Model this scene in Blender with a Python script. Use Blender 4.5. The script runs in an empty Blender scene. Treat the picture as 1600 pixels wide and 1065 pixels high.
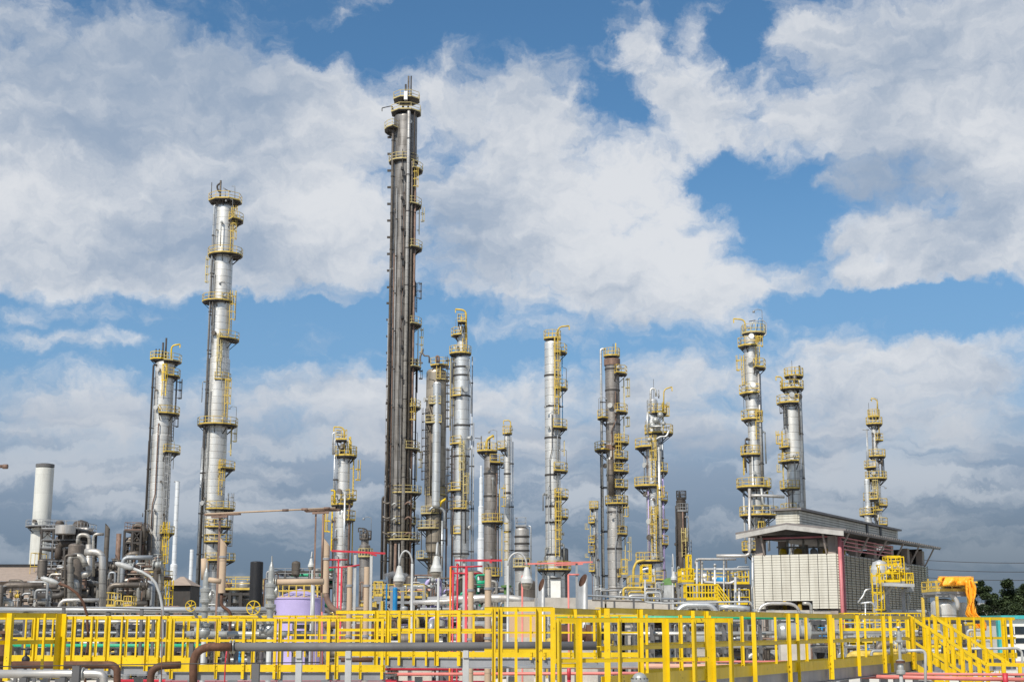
import bpy, math, random
from math import sin, cos, pi, radians, sqrt, acos, atan2, floor
from mathutils import Vector, Matrix, Quaternion
scene = bpy.context.scene
COL = scene.collection
# ------------------------------------------------------------------ camera
EYE = 6.0
F = 2222.22
PITCH = math.atan((978.5 - 532.5) / F)
cp, sp = cos(PITCH), sin(PITCH)
cd = bpy.data.cameras.new("camera"); cam = bpy.data.objects.new("camera", cd); COL.objects.link(cam)
cam.location = (0, 0, EYE); cam.rotation_euler = (pi / 2 + PITCH, 0, 0)
cd.lens = 50; cd.sensor_width = 36; cd.clip_start = 0.5; cd.clip_end = 20000
scene.camera = cam
scene.view_settings.view_transform = 'Standard'; scene.view_settings.look = 'None'
scene.view_settings.exposure = 0.0; scene.view_settings.gamma = 1.0

def W(px, py, D):
    "point seen at photo pixel (px,py) at ground distance D"
    xc = (px - 800) / F; yc = (532.5 - py) / F
    s = D / (cp - yc * sp)
    return Vector((xc * s, D, EYE + (sp + yc * cp) * s))
def Z(py, D): return W(800, py, D).z
def SC(py, D): return D / (cp - (532.5 - py) / F * sp) / F
def XZ(px, D, z): return (px - 800) / F * (D * cp + (z - EYE) * sp)
# ------------------------------------------------------------------ sun + sky
SUN_AZ, SUN_EL = radians(28), radians(44)     # sun stands behind the camera, 28 deg to its left
sd = bpy.data.lights.new("sun", 'SUN'); sun = bpy.data.objects.new("sun", sd); COL.objects.link(sun)
sd.energy = 4.8; sd.angle = radians(0.53); sd.color = (1.0, 0.93, 0.82)
sdir = Vector((sin(SUN_AZ) * cos(SUN_EL), cos(SUN_AZ) * cos(SUN_EL), -sin(SUN_EL)))
sun.rotation_euler = sdir.to_track_quat('-Z', 'Y').to_euler()
sun.location = (-40, -60, 80)

w = bpy.data.worlds.new("World"); scene.world = w; w.use_nodes = True
nt = w.node_tree; nt.nodes.clear()
def N(tree, typ, **kw):
    n = tree.nodes.new(typ)
    for k, v in kw.items():
        if k.startswith('i_'):
            key = k[2:]; n.inputs[int(key) if key.isdigit() else key].default_value = v
        else: setattr(n, k, v)
    return n
def L(tree, a, b): tree.links.new(a, b)
def mth(tree, op, a, b=None, c=None, clamp=False):
    n = tree.nodes.new('ShaderNodeMath'); n.operation = op; n.use_clamp = clamp
    for i, x in enumerate((a, b, c)):
        if x is None: continue
        if isinstance(x, (int, float)): n.inputs[i].default_value = x
        else: tree.links.new(x, n.inputs[i])
    return n.outputs[0]
def sstep(tree, x, a, b, lo=0., hi=1.):
    n = tree.nodes.new('ShaderNodeMapRange'); n.interpolation_type = 'SMOOTHSTEP'
    tree.links.new(x, n.inputs[0])
    n.inputs[1].default_value = a; n.inputs[2].default_value = b; n.inputs[3].default_value = lo; n.inputs[4].default_value = hi
    return n.outputs[0]
def mixc(tree, fac, a, b, typ='MIX'):
    n = tree.nodes.new('ShaderNodeMix'); n.data_type = 'RGBA'; n.blend_type = typ
    for sck, x in ((n.inputs[0], fac), (n.inputs[6], a), (n.inputs[7], b)):
        if isinstance(x, (int, float)): sck.default_value = x
        elif isinstance(x, tuple): sck.default_value = (*x, 1)
        else: tree.links.new(x, sck)
    return n.outputs[2]
def noise(tree, vec, scale, detail=6, rough=.5, out=0, lac=2.0, dist=0):
    n = tree.nodes.new('ShaderNodeTexNoise'); n.inputs['Scale'].default_value = scale
    n.inputs['Detail'].default_value = detail; n.inputs['Roughness'].default_value = rough
    n.inputs['Lacunarity'].default_value = lac; n.inputs['Distortion'].default_value = dist
    if vec is not None: tree.links.new(vec, n.inputs['Vector'])
    return n.outputs[out]
def vmul(tree, v, s):
    n = tree.nodes.new('ShaderNodeVectorMath'); n.operation = 'MULTIPLY'; tree.links.new(v, n.inputs[0]); n.inputs[1].default_value = s
    return n.outputs[0]
def vadd(tree, v, s):
    n = tree.nodes.new('ShaderNodeVectorMath'); n.operation = 'ADD'; tree.links.new(v, n.inputs[0])
    if isinstance(s, tuple): n.inputs[1].default_value = s
    else: tree.links.new(s, n.inputs[1])
    return n.outputs[0]
def azel(px, py):
    d = (W(px, py, 1000) - Vector((0, 0, EYE))).normalized()
    return math.degrees(atan2(d.x, d.y)), math.degrees(math.asin(d.z))

tc = N(nt, 'ShaderNodeTexCoord'); sx = N(nt, 'ShaderNodeSeparateXYZ'); L(nt, tc.outputs['Generated'], sx.inputs[0])
az = mth(nt, 'MULTIPLY', mth(nt, 'ARCTAN2', sx.outputs[0], sx.outputs[1]), 57.2958)
el = mth(nt, 'MULTIPLY', mth(nt, 'ARCSINE', sx.outputs[2]), 57.2958)
cx = N(nt, 'ShaderNodeCombineXYZ'); L(nt, az, cx.inputs[0]); L(nt, el, cx.inputs[1]); P0 = cx.outputs[0]
wn1 = vmul(nt, vadd(nt, noise(nt, P0, .16, 2, .5, 1), (-.5, -.5, -.5)), (2.4, 1.8, 0))
wn2 = vmul(nt, vadd(nt, noise(nt, P0, .6, 6, .62, 1), (-.5, -.5, -.5)), (2.6, 2.0, 0))
PW = vadd(nt, vadd(nt, P0, wn1), wn2)
blobs = [  # photo-pixel centre, radii, tilt, weight -> converted to sky directions
 (30,150,300,170,0,2.2),(60,340,320,130,0,2.4),(260,120,170,110,20,1.5),(300,280,260,180,0,2.2),(400,180,170,110,20,1.5),(490,300,170,150,0,1.8),(540,160,130,75,15,1.1),(560,380,110,70,0,1.1),(200,400,330,60,0,1.5),
 (740,150,110,75,-15,1.4),(840,150,120,75,15,1.4),(720,290,150,150,0,1.5),(900,290,190,120,10,2.0),(1030,260,90,80,0,1.3),(760,430,120,70,0,1.1),(900,420,190,90,0,1.7),(1060,400,170,90,15,2.0),(1200,440,170,50,14,1.6),(660,150,70,40,0,.7),
 (990,60,40,75,-25,1.4),(1085,50,38,45,0,1.3),(1050,130,90,70,-30,1.4),(1140,170,130,80,20,1.6),(1240,210,110,60,10,1.1),(1270,50,90,70,0,1.2),(1420,80,210,130,0,2.2),(1560,110,150,190,0,2.0),(1400,200,160,90,0,1.5),
 (1280,290,90,50,25,1.2),(1350,350,110,80,20,1.4),(1470,360,160,90,0,1.6),(1560,260,110,130,0,1.6),(1440,420,170,55,0,1.4),(1560,400,120,60,0,1.2),
 (60,530,140,16,5,.9),(170,545,100,16,0,.9),(230,530,40,16,0,1.4),(20,495,60,14,0,.7),(520,455,80,10,4,.6),
 (560,615,100,40,0,1.6),(440,620,110,45,0,1.3),(640,640,120,50,0,1.2),(800,610,140,40,0,1.2),(960,600,120,45,0,1.3),(1120,590,150,45,0,1.4),(1350,590,200,50,0,1.3),(1520,580,150,45,0,1.2),(1320,535,120,18,-4,.9),(1480,545,180,22,4,1.0),(120,640,260,60,0,1.3),(500,690,420,60,0,1.2),(1000,680,450,70,0,1.3),(1450,650,350,70,0,1.2),
 (800,20,170,70,0,-.8),(1170,60,45,60,0,-1.0),(1140,270,70,50,0,-1.5),(1220,345,90,60,30,-1.5),(1290,250,60,30,0,-.7),(1330,470,200,28,0,-.8),(1290,405,45,28,0,-.8),(1365,400,35,22,0,-.7),(1450,450,70,22,0,-.7),(1330,330,60,30,0,-.5),(1500,330,70,35,0,-.4),(560,60,120,40,20,-.4),(860,490,260,45,0,.5),(1120,490,140,35,0,.4),(1000,175,70,30,-30,-.6),(1500,470,150,25,0,-.5),(940,160,45,45,0,-.8),(1240,110,40,35,0,-.7),(650,40,150,50,20,-.6),(1340,470,120,22,0,-.6),(480,480,500,22,0,-.8)]
acc = None
for (bx, by, rx, ry, rot, wt) in blobs:
    if wt == 0: continue
    a_, e_ = azel(bx, by)
    mp = N(nt, 'ShaderNodeMapping', vector_type='TEXTURE'); L(nt, PW, mp.inputs[0])
    mp.inputs[1].default_value = (a_, e_, 0); mp.inputs[2].default_value = (0, 0, radians(rot))
    k = 1.25
    mp.inputs[3].default_value = (rx / 38.8 * k, ry / 38.8 * k, 1)
    g = N(nt, 'ShaderNodeTexGradient', gradient_type='SPHERICAL'); L(nt, mp.outputs[0], g.inputs[0])
    acc = mth(nt, 'MULTIPLY_ADD', g.outputs[1], wt * (.60 if wt > 0 else 1.0), acc if acc is not None else 0.0)
# away from the photographed part of the sky: scattered clouds of the same kind
off = sstep(nt, mth(nt, 'ABSOLUTE', az), 24, 34); up = sstep(nt, el, 26, 34)
acc = mth(nt, 'MULTIPLY_ADD', mth(nt, 'MAXIMUM', off, up), .42, acc)
PS = vmul(nt, PW, (1.0, 1.55, 1.0))
fb = noise(nt, PS, .26, 10, .60, 0)
dens = mth(nt, 'MULTIPLY_ADD', mth(nt, 'SUBTRACT', fb, .5), 2.4, acc)
dens = mth(nt, 'MULTIPLY_ADD', mth(nt, 'SUBTRACT', noise(nt, vadd(nt, PS, (31, 7, 0)), .75, 8, .6, 0), .5), 1.1, dens)
mask = sstep(nt, dens, -.05, 1.02)
# relief of the clouds: towards the sun they are thinner and brighter
fb2 = noise(nt, vadd(nt, PS, (-.4, .75, 0)), .26, 10, .60, 0)
rel = mth(nt, 'SUBTRACT', fb, fb2)
fbL = noise(nt, vadd(nt, P0, (17, 3, 0)), .13, 3, .5, 0)
lum = mth(nt, 'ADD', mth(nt, 'MULTIPLY_ADD', rel, 1.7, .50), mth(nt, 'MULTIPLY', mth(nt, 'SUBTRACT', fbL, .5), 1.3))
brt = None
for (bx, by, rx, ry, rot, wt) in [(980,280,190,110,0,.55),(510,330,130,80,0,.5),(30,330,120,60,0,.25),(560,640,160,30,0,.5),(480,740,70,25,0,.4),(180,120,380,170,0,-.45),(760,400,120,80,0,-.25),(1480,250,200,80,0,-.3),(1400,60,260,120,0,-.25),(730,330,120,130,0,-.2),(1080,390,140,80,-20,.45),(880,380,160,60,0,.3),(1080,60,90,60,0,.45),(230,530,60,30,0,.6),(1580,260,60,80,0,.4),(1450,380,150,60,0,.3),(1520,180,90,70,0,.2),(60,290,90,70,0,.2),
        (380,390,260,70,0,-.5),(330,60,300,90,0,-.3),(1540,340,150,60,20,-.7),(1370,280,160,50,0,-.5),(180,215,60,40,0,-.3),(690,330,70,110,0,-.25),(1390,120,160,70,0,-.15)]:
    a_, e_ = azel(bx, by)
    mp = N(nt, 'ShaderNodeMapping', vector_type='TEXTURE'); L(nt, PW, mp.inputs[0])
    mp.inputs[1].default_value = (a_, e_, 0); mp.inputs[2].default_value = (0, 0, radians(rot)); mp.inputs[3].default_value = (rx / 30, ry / 30, 1)
    g = N(nt, 'ShaderNodeTexGradient', gradient_type='SPHERICAL'); L(nt, mp.outputs[0], g.inputs[0])
    brt = mth(nt, 'MULTIPLY_ADD', g.outputs[1], wt, brt if brt is not None else 0.0)
lum = mth(nt, 'ADD', lum, mth(nt, 'MULTIPLY', brt, 1.15))
lum = mth(nt, 'ADD', lum, mth(nt, 'MULTIPLY', mth(nt, 'SUBTRACT', .5, sstep(nt, dens, .3, 1.6)), .18))
lum = mth(nt, 'MULTIPLY_ADD', mth(nt, 'SUBTRACT', noise(nt, PS, .9, 8, .62, 0), .5), .8, lum)
ccol = mixc(nt, sstep(nt, lum, -.45, 1.05), (3.3, 4.1, 5.3), (7.6, 7.75, 8.0))
sky = N(nt, 'ShaderNodeTexSky', sky_type='NISHITA', sun_disc=False, sun_elevation=SUN_EL, sun_rotation=pi + SUN_AZ, altitude=0, air_density=1.0, dust_density=.6, ozone_density=3.0)
skyc = mixc(nt, 1.0, sky.outputs[0], (.68, 1.0, 1.12), 'MULTIPLY')
# low slate-grey layers far off above the horizon
band = noise(nt, vmul(nt, PW, (.10, .55, 1)), 1.0, 5, .55, 0)
slate = mixc(nt, sstep(nt, el, 1.0, 8.5), (1.4, 1.95, 2.75), (3.0, 3.75, 4.9))
slate = mixc(nt, mth(nt, 'MULTIPLY', sstep(nt, band, .44, .60), sstep(nt, el, 1.0, 6.0, .18, .9)), slate, (5.4, 5.75, 6.3))
slate = mixc(nt, mth(nt, 'MULTIPLY', sstep(nt, az, 4, 18), sstep(nt, el, 6, 2, 0, .6)), slate, (1.5, 1.8, 2.25))
lowf = sstep(nt, el, 10.4, 5.6)
skyc = mixc(nt, sstep(nt, el, 20, 8, 0, .55), skyc, (2.2, 3.7, 5.9))
cbase = mixc(nt, mth(nt, 'MULTIPLY', mask, .93), skyc, ccol)
fin = mixc(nt, mth(nt, 'MULTIPLY', lowf, .92), cbase, slate)
bg = N(nt, 'ShaderNodeBackground'); bg.inputs[1].default_value = 0.1
L(nt, fin, bg.inputs[0]); wo = N(nt, 'ShaderNodeOutputWorld'); L(nt, bg.outputs[0], wo.inputs[0])
w.cycles.sampling_method = 'MANUAL'; w.cycles.sample_map_resolution = 512

# ------------------------------------------------------------------ materials
MATS = {}
def newmat(name):
    m = bpy.data.materials.new(name); m.use_nodes = True; t = m.node_tree; t.nodes.clear()
    b = t.nodes.new('ShaderNodeBsdfPrincipled'); o = t.nodes.new('ShaderNodeOutputMaterial'); L(t, b.outputs[0], o.inputs[0])
    return m, t, b
def paint(name, col, rough=.5, metallic=0., var=.15, dirt=(.12, .07, .04), amt=.35, scale=1.5, bump=.0, streak=True, chips=0):
    m, t, b = newmat(name)
    c = t.nodes.new('ShaderNodeTexCoord').outputs['Object']
    n1 = noise(t, c, scale, 5, .6)
    a = tuple(x * (1 - var) for x in col); d = tuple(min(1, x * (1 + var)) for x in col)
    base = mixc(t, sstep(t, n1, .3, .7), a, d)
    n2 = noise(t, vmul(t, c, (3, 3, .5) if streak else (2, 2, 2)), scale * 1.3, 8, .68)
    base = mixc(t, mth(t, 'MULTIPLY', sstep(t, n2, .55, .75), amt), base, dirt)
    L(t, base, b.inputs['Base Color'])
    b.inputs['Metallic'].default_value = metallic
    L(t, sstep(t, n2, .3, .8, rough * .8, min(1, rough * 1.3)), b.inputs['Roughness'])
    if chips:
        n3 = noise(t, c, chips, 3, .7); base = mixc(t, mth(t, 'MULTIPLY', sstep(t, mth(t, 'ADD', n3, mth(t, 'MULTIPLY', mth(t, 'SUBTRACT', n1, .5), .25)), .665, .70), .8), base, (.10, .045, .02)); L(t, base, b.inputs['Base Color'])
    if bump:
        bp = t.nodes.new('ShaderNodeBump'); bp.inputs['Strength'].default_value = bump; bp.inputs['Distance'].default_value = .03
        L(t, noise(t, c, scale * 8, 4, .6), bp.inputs['Height']); L(t, bp.outputs[0], b.inputs['Normal'])
    MATS[name] = m; return m
def clad(name, col, rough=.35, metallic=.8, seam=.9, dirt=(.16, .12, .09), amt=.4, nseg=7, seamc=.45, vstr=.16, tw=.07):
    "sheet-metal insulation cladding: circumferential and staggered vertical lap joints, weather streaks"
    m, t, b = newmat(name)
    c = t.nodes.new('ShaderNodeTexCoord').outputs['Object']
    s = t.nodes.new('ShaderNodeSeparateXYZ'); L(t, c, s.inputs[0])
    bz = mth(t, 'DIVIDE', s.outputs[2], seam); fl = mth(t, 'FLOOR', bz); fr = mth(t, 'FRACT', bz)
    ang = mth(t, 'MULTIPLY', mth(t, 'ADD', mth(t, 'DIVIDE', mth(t, 'ARCTAN2', s.outputs[1], s.outputs[0]), 2 * pi), mth(t, 'MULTIPLY', fl, .37)), nseg)
    fa = mth(t, 'FRACT', ang)
    sm = mth(t, 'MAXIMUM', mth(t, 'LESS_THAN', fr, tw / seam), mth(t, 'MULTIPLY', mth(t, 'LESS_THAN', fa, .015), .4))
    wn = t.nodes.new('ShaderNodeTexWhiteNoise'); wn.noise_dimensions = '2D'
    cb = t.nodes.new('ShaderNodeCombineXYZ'); L(t, fl, cb.inputs[0]); L(t, mth(t, 'FLOOR', ang), cb.inputs[1]); L(t, cb.outputs[0], wn.inputs['Vector'])
    n1 = noise(t, vmul(t, c, (1.4, 1.4, .16)), 1.3, 7, .62)
    n2 = noise(t, c, .35, 4, .6)
    lo = tuple(x * (1 - vstr) for x in col); hi = tuple(min(.95, x * (1 + vstr)) for x in col)
    base = mixc(t, wn.outputs['Value'], lo, hi)
    base = mixc(t, mth(t, 'MULTIPLY', sstep(t, mth(t, 'ADD', n1, mth(t, 'MULTIPLY', mth(t, 'SUBTRACT', n2, .5), .5)), .42, .72), amt), base, dirt)
    base = mixc(t, mth(t, 'MULTIPLY', sm, seamc), base, (.05, .045, .04))
    L(t, base, b.inputs['Base Color']); b.inputs['Metallic'].default_value = metallic
    L(t, sstep(t, n1, .3, .75, rough * .85, min(1, rough * 1.5)), b.inputs['Roughness'])
    bp = t.nodes.new('ShaderNodeBump'); bp.inputs['Strength'].default_value = .35; bp.inputs['Distance'].default_value = .06
    hh = mth(t, 'SUBTRACT', mth(t, 'MULTIPLY', noise(t, c, .9, 3, .5), .8), mth(t, 'MULTIPLY', sm, .3))
    L(t, hh, bp.inputs['Height']); L(t, bp.outputs[0], b.inputs['Normal'])
    MATS[name] = m; return m
clad('silver', (.70, .70, .68), .44, .66, .95, amt=.26, vstr=.07, seamc=.5)
clad('silverblue', (.63, .65, .66), .43, .68, 1.3, amt=.22, vstr=.06)
clad('silverwarm', (.57, .555, .53), .45, .66, 1.0, amt=.42, vstr=.09)
clad('bright', (.66, .67, .67), .42, .75, 1.2, amt=.15, vstr=.06)
clad('weathered', (.25, .24, .23), .48, .5, 1.25, dirt=(.055, .048, .043), amt=.8, nseg=5, seamc=.4, vstr=.16)
clad('brown', (.33, .31, .29), .46, .65, 1.0, dirt=(.08, .06, .05), amt=.6)
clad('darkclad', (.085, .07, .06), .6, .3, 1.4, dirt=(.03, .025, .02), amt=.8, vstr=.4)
clad('tanclad', (.40, .35, .28), .45, .6, 1.1, dirt=(.10, .08, .06), amt=.65)
clad('whitestack', (.58, .59, .56), .6, .0, 3.0, dirt=(.35, .34, .31), amt=.35, seamc=.12, vstr=.05)
clad('whiteclad', (.74, .77, .80), .4, .25, 1.3, dirt=(.4, .4, .38), amt=.2, seamc=.35, vstr=.06)
clad('pipeclad', (.44, .43, .40), .42, .6, .7, dirt=(.12, .09, .07), amt=.6, nseg=3)
clad('pipedark', (.17, .15, .13), .5, .5, .9, dirt=(.05, .038, .03), amt=.65, nseg=3)
clad('pipegrey', (.40, .43, .46), .4, .5, 1.5, amt=.3, nseg=1)
clad('taninsul', (.46, .35, .25), .75, .0, 1.6, dirt=(.24, .16, .10), amt=.35, nseg=1, seamc=.3, vstr=.05, tw=.03)
clad('beige', (.55, .535, .47), .65, .0, 50, dirt=(.28, .25, .2), amt=.35, nseg=1, seamc=0, vstr=.05)
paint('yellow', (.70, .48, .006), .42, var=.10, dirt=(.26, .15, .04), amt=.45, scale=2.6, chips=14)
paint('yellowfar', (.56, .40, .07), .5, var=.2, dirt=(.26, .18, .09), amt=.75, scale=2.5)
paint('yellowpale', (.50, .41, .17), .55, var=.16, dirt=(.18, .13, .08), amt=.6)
paint('steel', (.30, .31, .32), .5, .35, dirt=(.14, .09, .06), amt=.4)
paint('darksteel', (.055, .05, .047), .6, .2, dirt=(.12, .06, .035), amt=.5)
paint('greypipe', (.12, .12, .125), .65, .0, dirt=(.12, .10, .09), amt=.4)
paint('brownsteel', (.16, .135, .115), .6, .3, var=.3, dirt=(.06, .045, .035), amt=.6, bump=.3)
paint('greysteel', (.27, .28, .30), .45, .1, dirt=(.10, .08, .07), amt=.3)
paint('lightgrey', (.43, .44, .44), .5, .1, dirt=(.15, .12, .09), amt=.5)
paint('rust', (.10, .047, .028), .75, .1, var=.35, dirt=(.035, .022, .018), amt=.7, bump=.4)
paint('rusty', (.20, .13, .10), .7, .1, var=.3, dirt=(.07, .035, .022), amt=.7, bump=.3)
paint('castgrey', (.36, .37, .36), .4, .35, dirt=(.12, .09, .07), amt=.55, bump=.2)
paint('red', (.48, .03, .05), .45, dirt=(.2, .03, .02), amt=.3)
paint('pink', (.62, .19, .165), .5, dirt=(.45, .2, .14), amt=.4)
paint('salmon', (.62, .35, .26), .7, dirt=(.22, .09, .04), amt=.75, scale=.9, streak=False)
paint('downpink', (.48, .15, .16), .5, dirt=(.3, .12, .12), amt=.3)
paint('orange', (.78, .23, .02), .5, dirt=(.4, .1, .02), amt=.2)
paint('tarp', (.92, .38, .02), .55, var=.12, dirt=(.62, .16, .01), amt=.4, streak=False)
paint('purple', (.41, .35, .60), .5, var=.05, dirt=(.30, .22, .42), amt=.2)
paint('blue', (.02, .22, .48), .45, dirt=(.02, .08, .2), amt=.4)
paint('green', (.01, .34, .17), .45, dirt=(.02, .14, .08), amt=.3)
paint('teal', (.05, .40, .40), .5)
paint('lampwhite', (.50, .51, .50), .5, var=.08, dirt=(.2, .18, .15), amt=.5, scale=6)
paint('white', (.78, .78, .75), .5, var=.05, dirt=(.4, .36, .3), amt=.3)
paint('black', (.018, .018, .02), .45, dirt=(.06, .045, .035), amt=.4)
paint('concrete', (.42, .39, .35), .85, var=.15, dirt=(.22, .19, .16), amt=.5, bump=.2)
paint('colconc', (.33, .28, .25), .8, var=.12, dirt=(.18, .14, .12), amt=.4)
paint('peach', (.52, .36, .23), .7, var=.05, dirt=(.45, .28, .18), amt=.3)
paint('roofing', (.19, .175, .17), .6, .2, var=.2, dirt=(.10, .09, .085), amt=.5)
paint('rooftan', (.34, .27, .22), .7, var=.1, dirt=(.2, .15, .12), amt=.4)
paint('fascia', (.40, .39, .37), .6, dirt=(.3, .27, .23), amt=.4)
paint('greenroof', (.10, .20, .06), .6)
paint('glassdark', (.02, .03, .04), .15, var=.2, amt=0)
paint('lens', (.25, .23, .19), .3, amt=.3)
paint('grille', (.05, .05, .05), .7)
paint('louvre', (.58, .54, .45), .7, var=.12, dirt=(.16, .145, .12), amt=.75, scale=.3)
paint('palepave', (.66, .63, .56), .85, var=.12, dirt=(.35, .31, .26), amt=.35, scale=.5, streak=False)
paint('legsteel', (.11, .11, .115), .6, .1, dirt=(.10, .06, .04), amt=.5)
paint('trunk', (.07, .05, .035), .9, bump=.3)
# ------------------------------------------------------------------ mesh builder
def frame_at(d, ref=None):
    d = d.normalized(); ref = ref or (Vector((0, 0, 1)) if abs(d.z) < .9 else Vector((1, 0, 0)))
    u = d.cross(ref).normalized(); return u, u.cross(d).normalized()
class MB:
    def __init__(s): s.v = []; s.f = []; s.sm = []
    def add(s, vs, fs, smooth=False):
        o = len(s.v); s.v += [tuple(x) for x in vs]; s.f += [tuple(i + o for i in f) for f in fs]; s.sm += [smooth] * len(fs); return s
    def beam(s, p0, p1, a, b, wa, wb):
        "box from p0 to p1, cross-section axes a,b (unit) of sizes wa,wb"
        p0 = Vector(p0); p1 = Vector(p1); a = Vector(a) * wa / 2; b = Vector(b) * wb / 2
        vs = [p + i * a + j * b for p in (p0, p1) for i, j in ((-1, -1), (1, -1), (1, 1), (-1, 1))]
        return s.add(vs, [(3, 2, 1, 0), (4, 5, 6, 7), (0, 1, 5, 4), (1, 2, 6, 5), (2, 3, 7, 6), (3, 0, 4, 7)])
    def bar(s, p0, p1, wd, wh=None):
        p0 = Vector(p0); p1 = Vector(p1); u, v = frame_at(p1 - p0); return s.beam(p0, p1, u, v, wd, wh or wd)
    def box(s, c, size, rz=0):
        c = Vector(c); a = Vector((cos(rz), sin(rz), 0)); b = Vector((-sin(rz), cos(rz), 0)); h = Vector((0, 0, size[2] / 2))
        return s.beam(c - h, c + h, a, b, size[0], size[1])
    def tube(s, pts, r, n=8, cap=True):
        pts = [Vector(p) for p in pts]; m = len(pts); rs = r if isinstance(r, (list, tuple)) else [r] * m
        d = (pts[1] - pts[0]).normalized(); u, v = frame_at(d); vs = []
        for i, p in enumerate(pts):
            dn = ((pts[min(i + 1, m - 1)] - pts[max(i - 1, 0)])).normalized()
            if dn.length > 0 and dn.dot(d) < .99999:
                q = d.rotation_difference(dn); u = q @ u; v = q @ v; d = dn
            vs += [p + (u * cos(2 * pi * k / n) + v * sin(2 * pi * k / n)) * rs[i] for k in range(n)]
        fs = [(i * n + k, i * n + (k + 1) % n, (i + 1) * n + (k + 1) % n, (i + 1) * n + k) for i in range(m - 1) for k in range(n)]
        s.add(vs, fs, True)
        if cap: o = len(s.v) - len(vs); s.f += [tuple(o + k for k in range(n))[::-1], tuple(o + (m - 1) * n + k for k in range(n))]; s.sm += [False, False]
        return s
    def rtube(s, pts, r, bend=None, n=8, cap=True):
        pts = [Vector(p) for p in pts]; out = [pts[0]]; bend = bend or (r if not isinstance(r, list) else r[0]) * 2.6
        for i in range(1, len(pts) - 1):
            a = (pts[i - 1] - pts[i]); b = (pts[i + 1] - pts[i])
            if a.length < 1e-5 or b.length < 1e-5: continue
            bb = min(bend, a.length * .49, b.length * .49); p0 = pts[i] + a.normalized() * bb; p1 = pts[i] + b.normalized() * bb
            if a.normalized().dot(b.normalized()) < -.999: out.append(pts[i]); continue
            for t in (0, .17, .35, .5, .65, .83, 1): out.append(p0 * (1 - t) ** 2 + pts[i] * 2 * t * (1 - t) + p1 * t * t)
        out.append(pts[-1]); return s.tube(out, r, n, cap)
    def cyl(s, p0, p1, r, r1=None, n=12): return s.tube([p0, p1], [r, r if r1 is None else r1], n)
    def lathe(s, prof, n=24, c=(0, 0, 0), sharp=True):
        c = Vector(c)
        for j in range(len(prof) - 1):
            (r0, z0), (r1, z1) = prof[j], prof[j + 1]
            vs = [c + Vector((r * cos(2 * pi * k / n), r * sin(2 * pi * k / n), z)) for r, z in ((r0, z0), (r1, z1)) for k in range(n)]
            if r0 < 1e-6 and r1 < 1e-6: continue
            s.add(vs, [(k, (k + 1) % n, n + (k + 1) % n, n + k) for k in range(n)], True)
        return s
    def prism(s, poly, z0, z1, c=(0, 0, 0)):
        n = len(poly); c = Vector(c); vs = [c + Vector((x, y, z)) for z in (z0, z1) for x, y in poly]
        return s.add(vs, [tuple(range(n))[::-1], tuple(range(n, 2 * n))] + [(k, (k + 1) % n, n + (k + 1) % n, n + k) for k in range(n)])
    def ball(s, c, r, n=12, m=8, sz=1.):
        return s.lathe([(max(1e-7, r * cos(a)), r * sin(a) * sz) for a in [pi * (i / m - .5) for i in range(m + 1)]], n, c)
    def build(s, name, mat, parent=None, loc=None, rz=0):
        me = bpy.data.meshes.new(name); me.from_pydata(s.v, [], s.f)
        me.polygons.foreach_set('use_smooth', s.sm); me.update()
        o = bpy.data.objects.new(name, me); COL.objects.link(o)
        me.materials.append(MATS[mat] if isinstance(mat, str) else mat)
        if parent: o.parent = parent
        if loc is not None: o.location = loc
        o.rotation_euler = (0, 0, rz)
        return o
def tag(o, label=None, cat=None, group=None, kind=None):
    if label: o['label'] = label
    if cat: o['category'] = cat
    if group: o['group'] = group
    if kind: o['kind'] = kind
    return o
def thing(name, label, cat, loc=(0, 0, 0), rz=0, group=None):
    o = bpy.data.objects.new(name, None); COL.objects.link(o); o.location = loc; o.rotation_euler = (0, 0, rz)
    o.empty_display_size = .3
    return tag(o, label, cat, group)
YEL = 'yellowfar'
def rail_on(mb, pts, h=1.02, r=.032, post=1.3, toe=.17, closed=False, mid=2):
    "handrail along a path of floor-level points"
    pts = [Vector(p) for p in pts]
    if closed: pts = pts + [pts[0]]
    up = Vector((0, 0, 1))
    for a, b in zip(pts, pts[1:]):
        d = b - a; ln = d.length
        if ln < .05: continue
        nrm = d.cross(up).normalized()
        for k in range(mid):
            hh = h * (1 - k / mid); mb.beam(a + up * hh, b + up * hh, nrm, up, r * 1.6, r * 1.9)
        if toe: mb.beam(a + up * toe / 2, b + up * toe / 2, nrm, up, .03, toe)
        k = max(1, round(ln / post))
        for i in range(k): p = a + d * (i / k); mb.bar(p, p + up * h, r * 1.7)
    if not closed: mb.bar(pts[-1], pts[-1] + up * h, r * 1.7)
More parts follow.
